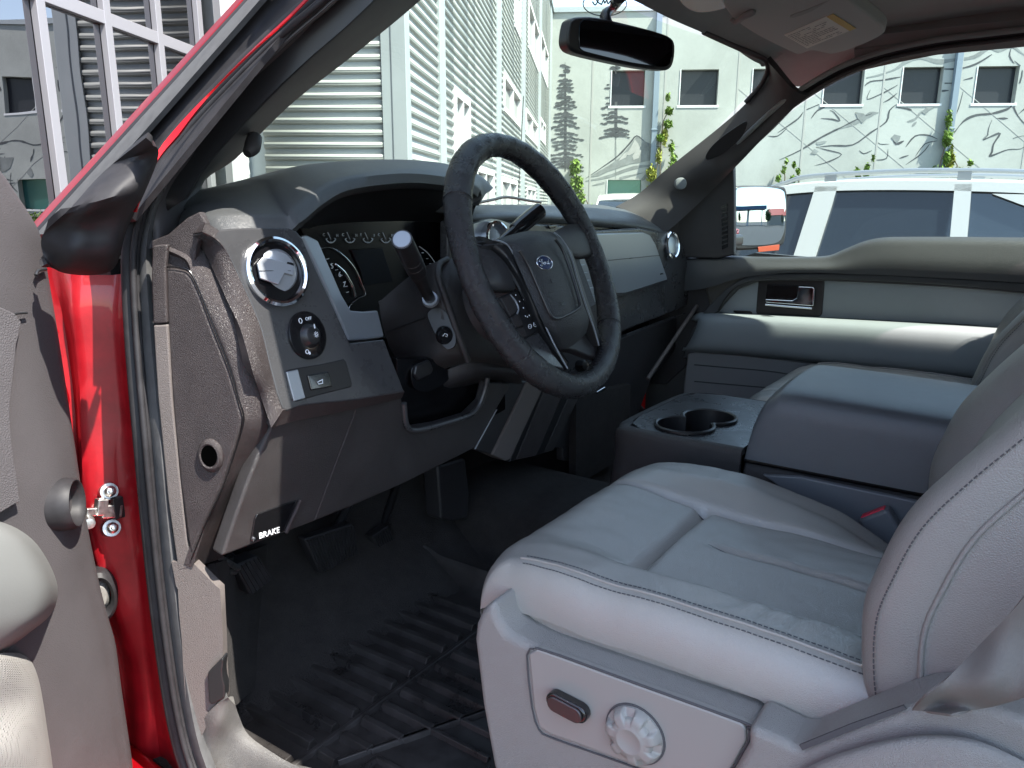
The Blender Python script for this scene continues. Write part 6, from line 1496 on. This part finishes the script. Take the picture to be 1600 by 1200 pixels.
hb = poly('handle_bezel', XP([(1185, 437), (1286, 437), (1288, 440), (1284, 491), (1280, 495), (1183, 491), (1181, 487)], .770), 'satin_black', pd, .008, 0, .002)
poly('handle_cup', XP([(1199, 444), (1270, 447), (1273, 450), (1271, 480), (1268, 483), (1197, 477), (1195, 473)], .768), 'cluster_black', hb, .004, 0, .002, raise_=.0005)
poly('door_lever', XP([(1247, 447), (1271, 448), (1273, 452), (1271, 479), (1196, 473), (1195, 467), (1238, 469), (1244, 465)], .752), 'chrome', hb, .006, 0, .003)
tube('lever_edge', XP([(1196, 476), (1230, 479), (1269, 482)], .752), .003, 'chrome', hb, 10)
# armrest
AR = [[(1080, 500, .775), (1096, 488, .77), (1180, 491, .765), (1300, 497, .765), (1420, 503, .765), (1512, 508, .765), (1640, 516, .765)],
      [(1084, 500, .745), (1100, 492, .735), (1180, 494, .72), (1300, 500, .715), (1420, 507, .715), (1512, 513, .715), (1640, 522, .715)],
      [(1090, 503, .735), (1104, 500, .70), (1180, 503, .690), (1300, 511, .685), (1420, 519, .685), (1512, 526, .685), (1640, 536, .685)],
      [(1082, 525, .735), (1100, 524, .695), (1180, 530, .682), (1300, 540, .676), (1420, 551, .676), (1512, 560, .676), (1640, 574, .676)],
      [(1070, 545, .75), (1092, 546, .71), (1170, 551, .695), (1300, 565, .69), (1420, 577, .69), (1512, 587, .69), (1640, 600, .69)],
      [(1066, 548, .77), (1090, 552, .765), (1170, 558, .765), (1300, 570, .765), (1420, 583, .765), (1512, 593, .765), (1640, 606, .765)]]
arm = grid('door_armrest', [[P(u, v, X=x) for u, v, x in r] for r in AR], 'pdoor_arm', pd, .01, 4, 4)
mb = MB(); mb.prism([P(u, v, X=.72) + UZ * .001 for u, v in [(1146, 488), (1172, 489), (1175, 491), (1150, 490)]], (0, 0, .004)); mb.build('lock_button', 'satin_black', arm)
poly('window_switch', [P(u, v, X=.722) + UZ * .0015 for u, v in [(1188, 494), (1200, 494), (1212, 496), (1200, 497)]], 'satin_black', arm, .003, 0, .0005)
poly('pull_recess', XP([(1272, 570), (1290, 565), (1460, 582), (1640, 600), (1640, 622), (1460, 600), (1275, 586)], .772), 'cluster_black', pd, .01)
poly('door_pocket', XP([(1074, 552), (1100, 549), (1170, 556), (1272, 568), (1274, 590), (1460, 604), (1640, 625), (1640, 800), (1060, 800), (1068, 600)], .745), 'pdoor_low', pd, .02, 0, .006)
for l_ in ([(1085, 570), (1130, 574), (1200, 580), (1265, 590)], [(1085, 596), (1130, 600), (1200, 606)]):
    tube('pocket_groove', XP(l_, .7445), .0018, 'pdoor_dark', pd, 6)

# ================================================================== FLOOR, KICK PANEL, PEDALS
KPL = (P(310, 1000, X=-.856), V((-.84, -.54, .02)).normalized())
kick = grid('kick_panel', [[P(a, v, pl=KPL), P((a + b) / 2, v, pl=KPL), P(b, v, pl=KPL)] for a, b, v in ((268, 300, 878), (275, 337, 915), (278, 344, 921), (280, 346, 960), (284, 348, 1000), (286, 349, 1040), (288, 351, 1070), (290, 353, 1093), (294, 330, 1120), (298, 315, 1150), (300, 308, 1200))], 'kick_trim', TR, .012, 2, 1)
hrl = poly('bonnet_release', Ps([(324, 1052), (347, 1028), (349, 1032), (347, 1048), (348, 1062), (351, 1072), (351, 1091), (331, 1102), (326, 1098)], pl=(KPL[0] + KPL[1] * .006, KPL[1])), 'satin_black', TR, .014, 0, .004)
rows = []
for r in ([(303, 1250, -.862), (303, 1190, -.862), (308, 1150, -.860), (322, 1118, -.858), (340, 1100, -.852), (356, 1090, -.845)],
          [(330, 1260, -.856), (325, 1200, -.856), (330, 1160, -.855), (342, 1130, -.852), (352, 1110, -.845), (360, 1094, -.838)],
          [(400, 1280, -.83), (375, 1215, -.83), (362, 1170, -.83), (362, 1140, -.83), (364, 1115, -.83), (364, 1098, -.832)],
          [(520, 1300, -.80), (500, 1222, -.80), (440, 1185, -.805), (390, 1150, -.81), (374, 1120, -.82), (368, 1102, -.828)]):
    rows.append([P(u, v, X=x) for u, v, x in r])
grid('sill_plate', rows, 'sill_plastic', TR, .012, 4, 4)
mb = MB(); mb.box((-.845, .15, H - .69), (.07, 1.1, .03)); mb.build('sill_plate', 'sill_plastic', TR, bev=.008)
# toe board carpet behind the pedals (left footwell wall)
grid('footwell_carpet', [[P(338, 880, X=-.80), P(420, 850, Y=1.02), P(600, 780, Y=1.10), P(980, 640, Y=1.12)], [P(345, 1000, X=-.82), P(420, 960, Y=.96), P(600, 900, Y=1.06), P(980, 760, Y=1.06)], [P(352, 1092, X=-.82), P(420, 1030, Y=.90), P(600, 950, Y=.99), P(980, 860, Y=.98)], [P(360, 1110, X=-.80), P(430, 1060, z=-.70), P(620, 985, z=-.70), P(980, 880, z=-.70)]], 'carpet', TR, .01, 4, 4)
# floor mat
MZ = H - .695
def mp_(x, y, dz=0): return V((x, y, MZ + dz))
rows = []
ys = [.30, .36, .42, .50, .58, .66, .74, .82, .875, .90, .915]; xs = [-.812, -.805, -.79, -.74, -.66, -.58, -.50, -.42, -.34, -.29, -.275, -.268]
for y in ys:
    r = []
    for x in xs:
        dz = 0
        for e, wd in ((x + .812, 1), (-.268 - x, 1), (.915 - y, .6)):
            dz += .038 * wd * (1 - smooth01(e / .024))
        r.append(V((x, y, MZ + min(dz, .05))))
    rows.append(r)
fm = tag(grid('floor_mat', rows, 'mat_rubber', None, .006, 3, 3, toward=V((-.5, .5, 9))), 'black ribbed rubber floor mat lying in the driver footwell', 'floor mat')
mb = MB()
def rib(pts, w_=.007, h_=.0065):
    pts = [mp_(*p) for p in pts]
    for a, b in zip(pts, pts[1:]):
        d = (b - a); l_ = d.length; d.normalize(); s = d.cross(UZ)
        q = [a + s * w_, b + s * w_, b - s * w_, a - s * w_]; t_ = [a + s * w_ * .55 + UZ * h_, b + s * w_ * .55 + UZ * h_, b - s * w_ * .55 + UZ * h_, a - s * w_ * .55 + UZ * h_]
        mb.add(q + t_, [(0, 1, 5, 4), (1, 2, 6, 5), (2, 3, 7, 6), (3, 0, 4, 7), (4, 5, 6, 7)])
for k in range(12):
    x = -.770 + k * .0385
    rib([(x, .705), (x - .004, .86)], .0085, .009)
for k in range(11):
    x = -.735 + k * .0385; y1 = .655 - .020 * k if k < 6 else .54 - .0 * k
    rib([(x, .685), (x, y1)], .0085, .009)
for k in range(6): rib([(-.735 + k * .0385, .655 - .020 * k), (-.62 + k * .0385, .600 - .020 * k), (-.62 + k * .0385, .50 - .02 * k)], .005)
for q in ([(-.79, .695), (-.28, .695)], [(-.46, .54), (-.30, .54)], [(-.46, .54), (-.50, .40)], [(-.785, .62), (-.70, .62), (-.70, .36)], [(-.775, .58), (-.735, .58), (-.735, .36)]): rib(q, .0055, .005)
ribs = mb.build('tread_ribs', 'mat_rubber', fm, bev=.0012)
mc = P(679, 1167, z=-.69)
lathe('retaining_ring', [(0, .002), (.016, .002), (.0175, .006), (.0205, .006), (.022, .002), (.0255, .002), (.027, .006), (.030, .006), (.031, -.002)], V((mc.x, mc.y, MZ + .001)), (0, 0, 1), 'mat_rubber', fm, 40)
# pedals
def pedal(name, px, Y, m, par_label, ribs_=10, th=.02, arm_to=None):
    pts = Ps(px, Y=Y); o = poly(name, pts, m, TR, th, 0, .004)
    mb = MB()
    a, b, c, d = pts[0], pts[1], pts[2], pts[3]
    for k in range(ribs_):
        f = (k + .5) / ribs_; p = a.lerp(b, f); q = d.lerp(c, f); n_ = V((0, -1, 0)); dd = (q - p)
        mb.box((p + q) / 2 + n_ * .0015, (dd.length * .9, .0016, .003), (dd.normalized(), dd.normalized().cross(n_), n_))
    mb.build('pedal_tread', m, o)
    if arm_to: tube('pedal_arm', [sum(pts, V()) / 4 + V((0, .02, 0)), P(*arm_to, Y=Y + .06)], .008, 'satin_black', o, 8, sm=1)
    return o
pedal('parking_brake_pedal', [(366, 884), (404, 868), (428, 905), (393, 932)], .86, 'rubber', '', 6, .03, (344, 860))
tube('pedal_arm', [P(345, 872, Y=.83), P(372, 888, Y=.86)], .004, 'steel', TR, 8, sm=1); tube('pedal_arm', [P(340, 893, Y=.83), P(368, 894, Y=.86)], .0035, 'steel', TR, 8, sm=1)
pedal('brake_pedal', [(476, 842), (552, 818), (560, 866), (502, 898)], .90, 'rubber', '', 16, .02, (560, 760))
pedal('accelerator_pedal', [(582, 838), (608, 820), (621, 856), (596, 874)], .95, 'rubber', '', 8, .02, (620, 760))
poly('lower_bracket', Ps([(684, 728), (728, 716), (734, 770), (732, 812), (706, 815), (690, 812)], Y=.88), 'dark_plastic', TR, .04, 0, .006)
poly('tunnel_trim', Ps([(900, 620), (985, 600), (982, 680), (965, 720), (900, 760)], Y=.84), 'carpet', TR, .02)
